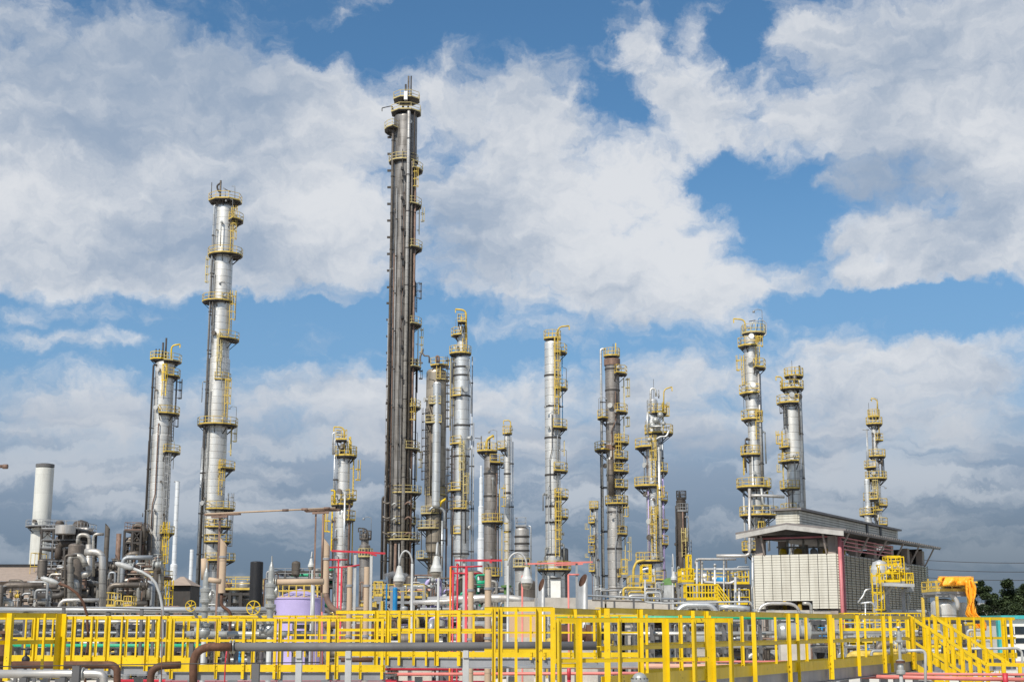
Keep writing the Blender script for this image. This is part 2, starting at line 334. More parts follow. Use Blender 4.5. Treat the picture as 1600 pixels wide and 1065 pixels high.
def ladder(parent, x, y, z0, z1, ang, mat, cage=True, wdt=.5):
    "vertical ladder, ang = outward direction"
    mb = MB(); o = Vector((cos(ang), sin(ang), 0)); t = Vector((-sin(ang), cos(ang), 0)); c = Vector((x, y, 0)); up = Vector((0, 0, 1))
    for s_ in (-1, 1): mb.bar(c + t * s_ * wdt / 2 + up * z0, c + t * s_ * wdt / 2 + up * z1, .09)
    z = z0 + .2
    while z < z1: mb.bar(c - t * wdt / 2 + up * z, c + t * wdt / 2 + up * z, .035); z += .4
    zz = z0 + .6
    while zz < z1:
        for s_ in (-1, 1): mb.bar(c + t * s_ * wdt / 2 + up * zz, c + t * s_ * wdt / 2 - o * .32 + up * zz, .05)
        zz += 2.6
    ld = mb.build('ladder', mat, parent)
    if cage and z1 - z0 > 2.5:
        mb = MB(); R = .40; zz = z0 + 2.0; hp = [c + o * (R * .9) + (t * cos(a) + o * sin(a)) * R for a in [radians(d) for d in (200, 160, 110, 70, 20, -20)]]
        while zz < z1:
            for a, b in zip(hp, hp[1:]): mb.bar(a + up * zz, b + up * zz, .05, .10)
            zz += 1.1
        for p in hp[1:-1]: mb.bar(p + up * (z0 + 2), p + up * z1, .05)
        mb.build('cage', mat, ld)
    return ld
# ------------------------------------------------------------------ ground
g = MB(); g.add([(-9000, -300, 0), (9000, -300, 0), (9000, 14000, 0), (-9000, 14000, 0)], [(0, 1, 2, 3)])
paint('groundmat', (.40, .37, .32), .9, var=.2, dirt=(.20, .18, .15), amt=.5, scale=.05, streak=False)
tag(g.build('ground', 'groundmat'), kind='structure')
# ------------------------------------------------------------------ process columns
class Tower:
    """a column standing at pixel axis (ax at height ay), D metres away; all its fittings are given by where they stand on it"""
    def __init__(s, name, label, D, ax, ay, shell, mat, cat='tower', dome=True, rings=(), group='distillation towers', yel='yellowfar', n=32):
        s.D = D; s.X = W(ax, ay, D).x; s.yel = yel; s.rnd = random.Random(int(ax * 7))
        s.root = thing(name, label, cat, (s.X, D, 0), group=group); s.seg = []
        mb = MB(); prof = []
        for i, (y0, y1, wd) in enumerate(shell):          # from the top down
            r = wd / 2 * SC((y0 + y1) / 2, D); z1 = Z(y0, D); z0 = Z(y1, D); s.seg.append((z0, z1, r))
        s.seg[-1] = (0, s.seg[-1][1], s.seg[-1][2])
        z0, z1, r = s.seg[0]
        if dome: prof += [(r * cos(a), z1 - r * .5 + r * .5 * sin(a)) for a in [pi / 2 * (1 - k / 6) for k in range(7)]]; prof[0] = (1e-7, z1)
        else: prof += [(1e-7, z1), (r, z1)]
        for i, (z0, z1, r) in enumerate(s.seg):
            if i: prof.append((r, z1 - abs(r - s.seg[i - 1][2]) * 1.0))
            prof.append((r, z0))
        mb.lathe(prof, n); s.mat = mat; s.shell = mb.build('shell', mat, s.root)
        if rings:
            for y in rings:
                z = Z(y, D); r = s.rad(z) + .07
                MB().lathe([(r - .1, z - .1), (r, z - .1), (r, z + .1), (r - .1, z + .1)], n).build('stiffening_ring', 'darksteel', s.root)
    def rad(s, z):
        for z0, z1, r in s.seg:
            if z0 <= z: return r
        return s.seg[-1][2]
    def lx(s, px, py): return W(px, py, s.D).x - s.X
    def spot(s, px, py, gap, back=False):
        z = Z(py, s.D); x = s.lx(px, py); R = s.rad(z) + gap
        if abs(x) >= R * .98: return max(-R - .3, min(R + .3, x)), (.0), (0 if x > 0 else pi)
        y = sqrt(R * R - x * x) * (1 if back else -1); return x, y, atan2(y, x)
    def plat(s, y, x0, x1, h=1.02, yel=None, sq=False, full=None, braces=True, lamp=None):
        yel = yel or s.yel; z = Z(y, s.D); l0 = s.lx(x0, y); l1 = s.lx(x1, y); r = s.rad(z - .3); fl = MB(); rl = MB(); br = MB(); n = 0
        if full is None: full = l0 < -r * .75 and l1 > r * .75
        if full:
            c = (l0 + l1) / 2; R = (l1 - l0) / 2; n = 8 if sq else 14; ph = pi / 8 if sq else pi / n
            poly = [(c + R / cos(pi / n) * cos(2 * pi * k / n + ph), R / cos(pi / n) * sin(2 * pi * k / n + ph)) for k in range(n)]
            fl.prism(poly, z - .1, z); rail_on(rl, [(x, yy, z) for x, yy in poly], h, closed=True)
            angs = [2 * pi * k / 8 for k in range(8)]; pts = [(c + R * .95 * cos(a), R * .95 * sin(a)) for a in angs]
        else:
            if l1 > r and abs(l1) >= abs(l0): R = l1; q = max(-.999, min(.93, l0 / R)); a0, a1 = -acos(q), radians(48)
            elif l0 < -r: R = -l0; q = max(-.999, min(.93, -l1 / R)); a0, a1 = radians(132), pi + acos(q)
            else: R = r + 1.3; a0, a1 = -acos(max(-1, min(1, l0 / R))), -acos(max(-1, min(1, l1 / R)))
            m = max(2, round(abs(a1 - a0) * R / 1.2)); aa = [a0 + (a1 - a0) * k / m for k in range(m + 1)]
            ri = max(.2, r - .1); outer = [(R * cos(a), R * sin(a)) for a in aa]; inner = [(ri * cos(a), ri * sin(a)) for a in aa]
            poly = outer + inner[::-1]
            if a1 < a0: poly = poly[::-1]
            nn = len(aa); vs = [(x, yy, z - dz) for dz in (0, .1) for x, yy in outer + inner]; N2 = 2 * nn
            fs = []
            for k in range(nn - 1):
                fs += [(k, k + 1, nn + k + 1, nn + k), (N2 + k + 1, N2 + k, N2 + nn + k, N2 + nn + k + 1), (N2 + k, N2 + k + 1, k + 1, k), (N2 + nn + k + 1, N2 + nn + k, nn + k, nn + k + 1)]
            fs += [(0, nn, N2 + nn, N2), (nn - 1, N2 + nn - 1, N2 + 2 * nn - 1, 2 * nn - 1)]
            fl.add(vs, fs)
            p0, p1 = Vector((*inner[0], z)), Vector((*inner[-1], z))
            rail_on(rl, [p0 + (Vector((*outer[0], z)) - p0) * .1] + [(x, yy, z) for x, yy in outer] + [p1], h)
            pts = [(R * .93 * cos(a), R * .93 * sin(a)) for a in (aa[::2])]
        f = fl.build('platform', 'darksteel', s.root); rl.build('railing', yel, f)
        if braces:
            for x, yy in pts:
                d = sqrt((x) ** 2 + yy ** 2)
                if d > r + .3:
                    k = r / d; br.bar((x, yy, z - .12), (x * k, yy * k, z - .12 - min(1.1, (d - r))), .09)
                    br.bar((x, yy, z - .17), (x * k, yy * k, z - .17), .09, .12)
            if br.v:
                pp_ = [Vector((x * .97, yy * .97, z - .16)) for x, yy in pts]
                for a_, b_ in zip(pp_, pp_[1:] + ([pp_[0]] if full else [])): br.bar(a_, b_, .08, .12)
                br.build('support_frame', 'darksteel', f)
        # manhole or nozzle that the landing serves
        if s.rnd.random() < .6 and z + 1.6 < s.seg[0][1]:
            a = s.rnd.choice([-2.2, -1.9, -1.2, -.8, -.5, -2.6]); m2 = MB(); zz = z + .8; o = Vector((cos(a), sin(a), 0)); rr = .24
            m2.cyl(o * (r - .1) + Vector((0, 0, zz)), o * (r + .35) + Vector((0, 0, zz)), rr); m2.cyl(o * (r + .35) + Vector((0, 0, zz)), o * (r + .47) + Vector((0, 0, zz)), rr * 1.35)
            m2.build('manhole', 'pipedark' if s.rnd.random() < .5 else 'lightgrey', s.root)
        if lamp if lamp is not None else s.rnd.random() < .35:
            x, yy = (pts[0] if s.rnd.random() < .5 else pts[-1]); m2 = MB(); q = .5 if x > 0 else -.5
            m2.rtube([(x, yy, z), (x, yy, z + 2.6), (x - q, yy, z + 2.75), (x - q * 1.9, yy, z + 2.55)], .035, n=5); m2.cyl((x - q * 1.9, yy, z + 2.6), (x - q * 1.9, yy, z + 2.35), .09, .16, 8)
            m2.build('lamp', 'steel', f)
        return s
    def dress(s):
        "thin conduits, instrument tapping lines, nozzles and junction boxes on the shell"
        rn = s.rnd; top = s.seg[0][1]
        for k in range(4):
            a = rn.uniform(-2.9, -.15); z1 = top - rn.uniform(1.5, top * .45); z0 = max(1, z1 - rn.uniform(6, top * .5)); r = s.rad((z0 + z1) / 2); q = r + .22; rr = rn.uniform(.035, .085); p = Vector((q * cos(a), q * sin(a), 0)); m = MB(); b = a + rn.uniform(-.5, .5); zm = z0 + (z1 - z0) * rn.uniform(.3, .7)
            m.rtube([p * .85 + Vector((0, 0, z1)), p + Vector((0, 0, z1)), p + Vector((0, 0, zm)), Vector((q * cos(b), q * sin(b), zm - 1.2)), Vector((q * cos(b), q * sin(b), z0))], rr, n=6); m.build('conduit', rn.choice(('steel', 'darksteel', 'pipegrey', 'rusty')), s.root)
        for k in range(7):
            a = rn.uniform(-2.9, -.2); z = rn.uniform(top * .3, top - 2); r = s.rad(z); o = Vector((cos(a), sin(a), 0)); m = MB(); up_ = Vector((0, 0, z)); rr = rn.uniform(.07, .14)
            m.cyl(o * (r - .1) + up_, o * (r + .32) + up_, rr, n=8); m.cyl(o * (r + .3) + up_, o * (r + .38) + up_, rr * 1.7, n=10)
            if rn.random() < .6: m.rtube([o * (r + .36) + up_, o * (r + .6) + up_, o * (r + .6) + up_ - Vector((0, 0, rn.uniform(1, 4)))], rr * .6, n=6)
            m.build('nozzle', rn.choice(('pipedark', 'castgrey', 'steel')), s.root)
        return s
    def plats(s, lst, **k):
        for a in lst: s.plat(*a, **k)
        return s
    def ladders(s, lst, mat=None):
        for a in lst:
            x, y0, y1 = a[:3]; m = a[3] if len(a) > 3 else (mat or s.yel); ym = (y0 + y1) / 2
            px, py, an = s.spot(x, ym, .3); ladder(s.root, px, py, Z(y1, s.D), Z(y0, s.D), an, m, wdt=.5)
        return s
    def pipes(s, lst, name='pipe'):
        for a in lst:
            x, y0, y1, wd, m = a[:5]; opt = a[5] if len(a) > 5 else ''
            D = s.D; r = wd / 2 * SC((y0 + y1) / 2, D); z1 = Z(y0, D); z0 = max(.3, Z(y1, D)); px, py, an = s.spot(x, (y0 + y1) / 2, r + .25, 'b' in opt)
            mb = MB(); o = Vector((cos(an), sin(an), 0)); R = s.rad((z0 + z1) / 2); p = Vector((px, py, 0)); up = Vector((0, 0, 1))
            if 'o' in opt: top = [p + up * z1]                                   # open end
            elif 'c' in opt: c = Vector((0, 0, z1)); top = [c - up * .8, c + up * .6, p + up * (z1 + .6)]      # over the top
            else: top = [o * R * .9 + up * z1, p + up * z1]
            mb.rtube(top + [p + up * z0] + ([o * R * .9 + up * z0] if 'e' in opt else []), r, n=10)
            pp = mb.build(name, m, s.root); z = z0 + 2.5
            while z < z1 - 1.5:
                mb = MB(); q = Vector((px, py, z)); rr = s.rad(z); ln = sqrt(px * px + py * py)
                if ln > rr + .1: mb.bar(q, Vector((px * rr / ln, py * rr / ln, z)), .1, .12)
                mb.lathe([(r + .005, z - .07), (r + .05, z - .07), (r + .05, z + .07), (r + .005, z + .07)], 10, (px, py, 0)); z += 5.5
                mb.build('pipe_clamp', 'darksteel', pp)
        return s
    def davit(s, pts, wd=2.4, mat='yellowfar', name='davit', yo=-.6):
        mb = MB(); D = s.D; r = wd / 2 * SC(pts[0][1], D)
        P = [Vector((s.lx(x, y), yo, Z(y, D))) for x, y in pts]
        mb.rtube(P, r, bend=r * 7, n=8); e = P[-1]; mb.bar(e, e - Vector((0, 0, .5)), .12); mb.build(name, mat, s.root); return s
    def stubs(s, lst, name='vent_pipe'):
        for x, y0, y1, wd, m in lst:
            r = wd / 2 * SC(y0, s.D); px = s.lx(x, y0); mb = MB(); mb.cyl((px, 0, Z(y1, s.D)), (px, 0, Z(y0, s.D)), r); z = Z(y1, s.D)
            mb.cyl((px, 0, z + .2), (px, 0, z + .35), r * 1.6); mb.build(name, m, s.root)
        return s
    def loops(s, lst, name='overhead_pipe', yo=0.):
        for pts, wd, m in lst:
            r = wd / 2 * SC(pts[0][1], s.D); MB().rtube([Vector((s.lx(x, y), yo, Z(y, s.D))) for x, y in pts], r, n=8).build(name, m, s.root)
        return s
    def drum(s, x, y0, y1, wd, mat, yo, name='side_vessel'):
        r = wd / 2 * SC((y0 + y1) / 2, s.D); z1 = Z(y0, s.D); z0 = max(0, Z(y1, s.D)); cxx = s.lx(x, (y0 + y1) / 2)
        pr = [(1e-7, z1), (r * .6, z1 - r * .12), (r * .9, z1 - r * .32), (r, z1 - r * .6), (r, z0 + r * .6), (r * .9, z0 + r * .32), (r * .6, z0 + r * .12), (1e-7, z0)]
        MB().lathe(pr, 20, (cxx, yo, 0)).build(name, mat, s.root)
        MB().bar((cxx, yo, (z0 + z1) / 2), (0, 0, (z0 + z1) / 2), .2).bar((cxx, yo, z1 - r), (0, 0, z1 - r), .2).build(name + '_support', 'darksteel', s.root)
        return s

TW = []; t = None
# T1 --------------------------------------------------------------
TW.append(t); t = Tower('distillation_tower', 'leaning silver column with a square yellow top platform and steaming vents, far left', 190, 249.5, 740, [(563, 680, 30), (680, 980, 33)], 'silver', yel='yellowfar')
t.plat(562, 236, 262, sq=True, full=True, yel='yellow').plat(566, 262, 283, yel='yellowpale')
t.plats([(589, 265, 281), (648, 254, 280), (708, 265, 281), (834, 259, 272), (904, 249, 269)])
t.ladders([(261, 572, 621, 'yellow'), (271, 648, 690, 'darksteel'), (275, 592, 645, 'darksteel'), (259, 816, 904, 'yellow'), (262, 708, 816, 'steel')])
t.pipes([(234, 572, 960, 3.2, 'darksteel'), (229.5, 690, 960, 2.6, 'darksteel', 'o'), (231, 860, 960, 3, 'pipegrey', 'o')])
t.davit([(269, 575), (269.5, 541), (283, 539)], 2.6, 'yellow').stubs([(260, 528, 560, 3, 'darksteel'), (255, 535, 560, 3, 'darksteel'), (244, 545, 562, 2, 'darksteel'), (249, 545, 562, 2, 'darksteel')])
# T2 --------------------------------------------------------------
TW.append(t); t = Tower('distillation_tower', 'tall silver column ringed by many pale yellow platforms, second tallest of the plant', 195, 343, 545, [(318, 560, 30), (560, 800, 34.5), (800, 835, 33), (835, 872, 27), (872, 990, 22)], 'silver', yel='yellowfar')
t.plat(316, 328, 376, sq=True, full=True)
t.plats([(346, 368, 380), (400, 326, 378), (472.5, 317, 364), (532, 349, 373.5), (595, 339, 360), (665, 310, 370), (733, 352, 367), (796, 319, 366), (824, 318, 360), (847, 318, 360), (876, 319, 366)])
t.ladders([(365, 326, 398), (362, 456, 523), (346, 525, 590, 'yellowpale'), (356, 593, 655), (363, 667, 712, 'yellowpale'), (348, 719, 775), (363, 770, 876, 'steel'), (330.5, 402, 464, 'yellowpale')])
t.pipes([(329.5, 324, 700, 3.4, 'pipegrey'), (313.5, 700, 960, 4, 'pipegrey', 'o'), (323.5, 410, 960, 2, 'darksteel', 'o'), (325, 876, 940, 7, 'taninsul', 'o'), (361, 870, 930, 5, 'pipegrey', 'o')])
t.stubs([(331, 285, 312, 1.2, 'darksteel'), (345, 282, 316, 3, 'pipedark')]).loops([([(352, 314), (352, 299), (349, 293)], 1.2, 'steel'), ([(343, 300), (340, 296), (339, 290), (346, 285)], 3, 'darksteel'), ([(367, 312), (367, 291), (362, 291)], 1, 'steel'), ([(349, 294), (360, 300)], 1.4, 'darksteel')])
# T3 --------------------------------------------------------------
TW.append(t); t = Tower('distillation_tower', 'tallest dark weathered column, thick with riser pipes and small platforms', 200, 630, 440, [(177, 300, 36.5), (300, 846, 38), (846, 990, 33)], 'weathered', yel='yellowpale', n=40)
t.plat(157.5, 615.5, 655, sq=True, full=True).plat(178, 612, 657, sq=True, full=True)
t.plats([(205, 600.6, 615), (254.6, 608, 653), (268, 648, 661), (323, 644, 659), (390, 645, 660), (509, 645, 659), (575, 646, 658), (638, 645, 657.5), (703, 637, 656), (771, 609, 658), (795, 609, 649), (819, 608, 649), (844, 602, 656)])
t.ladders([(648, 266, 317, 'yellowfar'), (655, 324, 366, 'yellowpale'), (651, 443, 489, 'darksteel'), (653, 512, 572, 'yellowpale'), (652, 577, 613, 'darksteel'), (643, 624, 680, 'yellowfar'), (651, 704, 752, 'yellowpale')])
t.pipes([(635.5, 182, 900, 5.5, 'silverwarm'), (609.5, 200, 900, 4.2, 'pipedark'), (605, 500, 905, 3.6, 'pipegrey', 'o'), (603.5, 560, 905, 3, 'rusty', 'o'), (641, 258, 900, 3.6, 'pipedark'), (645.5, 300, 900, 3.4, 'rusty', 'o'), (630, 330, 930, 1.6, 'darksteel', 'o'),
         (597, 776, 905, 4.2, 'darksteel'), (612, 846, 930, 4, 'pipedark', 'o'), (619, 850, 935, 4, 'rusty', 'o'), (625, 848, 935, 3, 'pipegrey', 'o'), (632, 846, 935, 5, 'pipedark', 'o'), (640, 850, 935, 5, 'rusty', 'o'), (646, 848, 930, 4, 'pipedark', 'o')])
t.stubs([(638.5, 119, 177, 2.8, 'pipedark'), (642.5, 119, 150, 2.2, 'darksteel'), (634, 132, 157, 3, 'darksteel'), (630, 150, 177, 3.5, 'pipedark')])
t.davit([(614, 176), (614, 165), (597, 169)], 1.6, 'darksteel', yo=0)
MB().box((t.lx(635.5, 160), -1.9, Z(157, 200)), (.5, .5, 1.3)).build('sign_plate', 'white', t.root)
mb = MB()
for a in range(12):
    y = 270 + a * 46; px, py, an = t.spot(629.6, y, .35); mb.box((px, py, Z(y, 200)), (.3, .4, .4))
    px, py, an = t.spot(632 + (a % 3), y + 9, .5); mb.box((px, py, Z(y + 9, 200)), (.25, .4, .7))
mb.build('junction_box', 'black', t.root)
t.pipes([(638.5, 200, 880, 1.8, 'darksteel', 'o'), (643, 420, 900, 2.2, 'darkclad', 'o'), (648.5, 560, 900, 2.4, 'darkclad', 'o'), (617, 300, 850, 1.4, 'steel', 'o'), (626, 240, 846, 1.3, 'darksteel', 'o'), (613.5, 400, 846, 1.6, 'rusty', 'o'), (647, 178, 500, 2.0, 'darkclad', 'o')])
for y in range(215, 840, 26):
    p_ = t.spot(608.5 - (y - 215) * .004, y, .35); MB().box((p_[0], p_[1] - .1, Z(y, 200)), (.55, .3, .28)).build('pipe_shoe', 'darksteel', t.root)
for y in (785, 808, 832): t.loops([([(600, y), (606, y + 4), (612, y + 2)], 3, 'pipedark'), ([(614, y + 6), (620, y + 2), (622, y + 8)], 3, 'castgrey'), ([(634, y + 5), (640, y), (646, y + 6)], 2.6, 'rusty')], yo=-2.2, name='branch_pipe')
# T4 --------------------------------------------------------------
TW.append(t); t = Tower('distillation_tower', 'tan-stained column bearing a slim blue-grey pipe column, just right of the tallest column', 190, 681.5, 640, [(575, 800, 32), (800, 862, 27.5), (862, 990, 22)], 'tanclad', yel='yellowpale', rings=(848, 866, 880, 903, 922))
t.plat(572, 673, 701, sq=True, full=True, yel='yellowfar')
t.plats([(595, 683, 702), (635, 672, 690), (664, 666.5, 691), (774, 664.5, 698), (803, 658, 692), (826, 653, 691), (873, 651, 663)])
t.ladders([(703.5, 559, 672, 'yellowpale'), (667, 640, 774, 'darksteel'), (686, 575, 595, 'yellowfar'), (700, 700, 800, 'darksteel'), (657, 803, 873, 'darksteel')])
t.drum(683.3, 600, 795, 12.5, 'silverblue', -2.15).pipes([(691, 800, 940, 3.6, 'pipegrey', 'o'), (697, 775, 940, 2.6, 'rusty', 'o'), (674, 690, 775, 2, 'darksteel', 'o')])
t.loops([([(662, 571), (658, 571), (658, 560), (662, 553), (662, 549)], 3, 'pipedark'), ([(672, 571), (672, 560), (664, 560), (662, 556)], 2.4, 'pipedark'), ([(684, 571), (683, 560), (687, 561), (687, 571)], 3, 'rusty'), ([(672, 596), (680, 598), (682, 606), (682, 622)], 1.5, 'darksteel'), ([(688, 793), (690, 786), (698, 781)], 4, 'yellow'), ([(672, 800), (676, 794), (688, 794), (696, 800), (696, 826)], 4, 'pipegrey')], yo=-2.0)
# T5 --------------------------------------------------------------
TW.append(t); t = Tower('distillation_tower', 'shiny silver column with a narrow neck and yellow gooseneck davit, close beside the tan column', 185, 721.3, 680, [(509, 550, 16.5), (555, 868, 25), (868, 990, 20)], 'silverblue', rings=(574, 587, 619, 665, 713, 798, 865))
t.plats([(507, 716, 728), (525, 705, 721), (553.5, 702.6, 736), (620, 704, 720), (694.5, 703, 720.5), (767, 700, 720), (795.5, 703, 728), (834, 705, 720)])
t.ladders([(726, 530, 552), (705, 556, 690, 'darksteel'), (722, 690, 760, 'yellowpale'), (706, 700, 834, 'darksteel'), (727, 740, 796, 'yellowpale')])
t.pipes([(737, 557, 960, 2, 'pipegrey', 'o'), (707, 560, 930, 2, 'darksteel', 'o'), (739.5, 660, 960, 1.6, 'steel', 'o')])
t.davit([(728.5, 532), (728.5, 486), (712, 484.5)], 3).stubs([(721, 494, 508, 2.5, 'yellowfar'), (716, 490, 520, 1, 'darksteel')])
# T6 --------------------------------------------------------------
TW.append(t); t = Tower('distillation_tower', 'short brown column with a thick bent yellow davit on its crowded top platform', 175, 766.5, 780, [(705, 990, 20.5)], 'brown', rings=(740, 775))
t.plats([(705.5, 745.7, 777), (724, 766, 787), (816, 753, 786.5), (900, 756, 781)])
t.ladders([(780.5, 757, 816, 'yellowfar'), (786, 816, 900, 'yellowfar'), (779, 725, 757, 'darksteel')])
t.davit([(760, 710), (760.5, 687), (771.5, 681)], 4).stubs([(765, 683, 705, 2.5, 'darksteel'), (752, 681, 705, 2, 'pipedark'), (757, 688, 705, 1.5, 'pipegrey')]).loops([([(742, 684), (752, 685)], 1.2, 'darksteel')])
# T7 --------------------------------------------------------------
TW.append(t); t = Tower('distillation_tower', 'very slim silver column with a yellow crane arm at its top, behind the brown column', 182, 792.8, 780, [(679, 990, 10)], 'silver', rings=(740, 770, 830), n=20)
t.plat(678, 785.5, 800).plat(702, 777, 788)
t.pipes([(801.5, 690, 960, 1.8, 'pipegrey', 'o'), (799, 683, 960, 1.4, 'steel', 'o')]).davit([(798, 678), (797.7, 657), (787, 658)], 1.8)
# T8 --------------------------------------------------------------
t = Tower('flare_stack', 'white tapering stack just left of the short brown column', 230, 751.5, 820, [(727, 745, 3.5), (745, 790, 6), (790, 840, 8.5), (840, 990, 10.5)], 'whiteclad', 'stack', dome=False, group='slim white stacks', n=18)
# T9 --------------------------------------------------------------
t = Tower('process_vessel', 'squat silver vessel with dark bands and a looping overhead pipe', 165, 815.5, 870, [(822, 935, 22), (935, 990, 24)], 'silverwarm', 'vessel', rings=(838, 849, 860, 876, 890), group='vessels between the columns')
t.plat(822.5, 803, 822, yel='steel').plat(886, 802, 830, yel='yellowpale')
t.pipes([(829.5, 830, 960, 2.6, 'pipegrey', 'c')])
# T10 -------------------------------------------------------------
TW.append(t); t = Tower('distillation_tower', 'clean silver column on a wide skirt with a white door panel', 170, 863.7, 700, [(531, 700, 24.2), (700, 868, 24), (868, 886, 29), (886, 990, 36)], 'silver', rings=(587, 635, 684, 742, 791, 816, 866))
t.plat(530, 850, 876, full=True)
t.plats([(552, 868, 886), (608, 869, 887), (670, 864, 887), (737, 866, 887), (778, 868, 888), (809, 869, 888)]).plat(890.5, 840, 892)
t.ladders([(869, 529, 649), (881.5, 688, 712, 'yellowpale'), (870.3, 764, 870)])
t.davit([(870.6, 550), (871.2, 512), (889, 510.6)], 2.6).pipes([(878.5, 556, 668, 1.4, 'blue', 'o')]).drum(884, 853, 985, 12, 'weathered', 3.0)
z0, z1 = Z(937, 170), Z(905, 170); rr = 18 * SC(920, 170)
MB().box((t.lx(867.5, 921), -rr * 1.0 - .12, (z0 + z1) / 2), (1.15, .25, z1 - z0)).build('door_panel', 'white', t.root)
mb = MB(); mb.box((t.lx(867.5, 907), -rr - .2, z1 + .15), (1.3, .6, .12)); mb.build('hood', 'darksteel', t.root)
# T11 -------------------------------------------------------------
TW.append(t); t = Tower('distillation_tower', 'brown-topped column with two dark collars and a pale riser pipe on its left', 180, 958.8, 740, [(558, 700, 22), (700, 990, 22.6)], 'silverwarm', rings=(577, 610, 663, 742, 800, 857))
c = t.lx
mb = MB(); z = Z(640, 180); mb.lathe([(t.rad(z) + .02, Z(693, 180)), (t.rad(z) + .02, Z(566, 180))], 32); mb.build('stained_cladding', 'brown', t.root)
mb = MB()
for ya, yb in ((561, 571), (695, 703)): R = 12.6 * SC(ya, 180); mb.lathe([(R * .8, Z(yb, 180)), (R, Z(yb, 180)), (R, Z(ya, 180)), (R * .8, Z(ya, 180))], 32); mb.build('collar', 'rusty', t.root); mb = MB()
t.plat(557, 943.5, 968, full=True)
t.plats([(585, 962, 980), (645, 963, 981), (654, 933, 940), (693.4, 961, 983), (704, 929, 942), (718, 961, 982), (738, 958, 983), (763, 960, 982), (787.6, 946, 981), (835, 966, 981), (901.5, 967, 980)], )
t.ladders([(963.5, 679, 737), (975, 590, 643, 'yellowpale'), (975, 650, 690, 'yellowpale'), (973, 790, 832), (977, 838, 900, 'yellowpale')])
t.pipes([(941, 545, 932, 3.8, 'silverblue'), (936, 710, 930, 3, 'pipedark', 'o'), (933, 655, 930, 1.6, 'darksteel', 'o'), (939, 620, 930, 2, 'pipedark', 'o'), (952, 716, 776, 4, 'silverwarm'), (953.5, 720, 775, 9.5, 'pipedark', 'o')])
t.stubs([(962, 536, 557, 2, 'yellowfar'), (958, 537, 557, .9, 'darksteel')])
# T12 -------------------------------------------------------------
TW.append(t); t = Tower('distillation_tower', 'slender silver column with five small yellow landings up its left side', 205, 930.8, 840, [(794, 916, 8.6), (916, 990, 10)], 'silverblue', n=20)
t.plat(794, 921, 935, full=True).plats([(817, 919, 928), (848, 919, 928), (863, 919, 928), (892.5, 920, 928)]); t.ladders([(922.5, 794, 817, 'yellowpale'), (922.5, 817, 848, 'yellowpale'), (922.5, 864, 892, 'yellowpale')])
# T13 -------------------------------------------------------------
TW.append(t); t = Tower('distillation_tower', 'pale column crowded with bright yellow platforms and a purple riser pipe', 165, 1021.5, 760, [(622, 655, 17), (655, 876, 24), (876, 990, 26)], 'bright', yel='yellowfar')
t.plats([(646, 1012, 1041), (678, 1008, 1051), (700, 992, 1014), (738, 1033, 1044), (760, 992, 1033), (783, 1033, 1044), (809, 1023, 1039), (826, 1034, 1045), (851, 1034, 1045), (877, 994, 1036), (906, 1022, 1041)], yel='yellowfar')
t.ladders([(1019, 682, 748), (1020, 792, 862), (1029, 760, 805, 'yellowfar'), (1038, 628, 676)])
t.pipes([(1035.5, 749, 925, 3.8, 'purple', 'o'), (1012.5, 766, 875, 1.8, 'purple', 'o'), (1029.5, 700, 876, 5, 'silverblue', 'o'), (1034.5, 680, 750, 3, 'pipegrey', 'o'), (1010.5, 645, 680, 3, 'silver', 'o'), (1006, 700, 760, 1.6, 'steel', 'o')])
t.loops([([(1013.5, 650), (1013.5, 612), (1021, 612), (1022, 624)], 3.4, 'silver'), ([(1005, 876), (992, 878), (987, 890), (987, 918)], 4, 'yellowfar'), ([(1000, 930), (998, 892), (1012, 888), (1016, 900)], 4, 'bright'), ([(1015, 670), (1031, 670), (1033, 682)], 2.4, 'silver'), ([(1022, 690), (1028, 686), (1038, 686), (1042, 676)], 3, 'silverblue')], yo=-2.4)
t.davit([(1036, 645), (1036.5, 609), (1049, 605.6)], 2.0).stubs([(1021, 592, 622, .6, 'darksteel'), (1029, 609, 622, 2, 'steel')])
mb = MB()
for (x, y, s_) in [(1022, 660, .9), (1029, 652, .8), (1017, 668, .8), (1026, 671, .7), (1012, 690, .6), (1034, 665, .6)]: mb.ball((t.lx(x, y), -2.0, Z(y, 165)), s_ * .45)
mb.build('valve', 'castgrey', t.root)
# T14 -------------------------------------------------------------
TW.append(t); t = Tower('distillation_tower', 'short blackened column standing alone with a dark capped top', 185, 1065.5, 850, [(779, 860, 15.5), (860, 990, 16.5)], 'darkclad', n=24, yel='darksteel')
t.plat(799, 1057, 1075, yel='steel').plat(779, 1057, 1072, yel='darksteel').drum(1075.5, 838, 970, 8, 'brown', .6)
t.ladders([(1067, 825, 870, 'yellowpale')], 'steel').pipes([(1056, 790, 900, 1.6, 'darksteel', 'o'), (1081, 843, 940, 1.6, 'steel', 'o'), (1066, 800, 860, 2, 'rusty', 'o')]).loops([([(1057, 771), (1069, 771)], 1, 'steel'), ([(1063, 779), (1063, 771)], 1, 'steel')]).stubs([(1062, 768, 779, 3, 'black')])
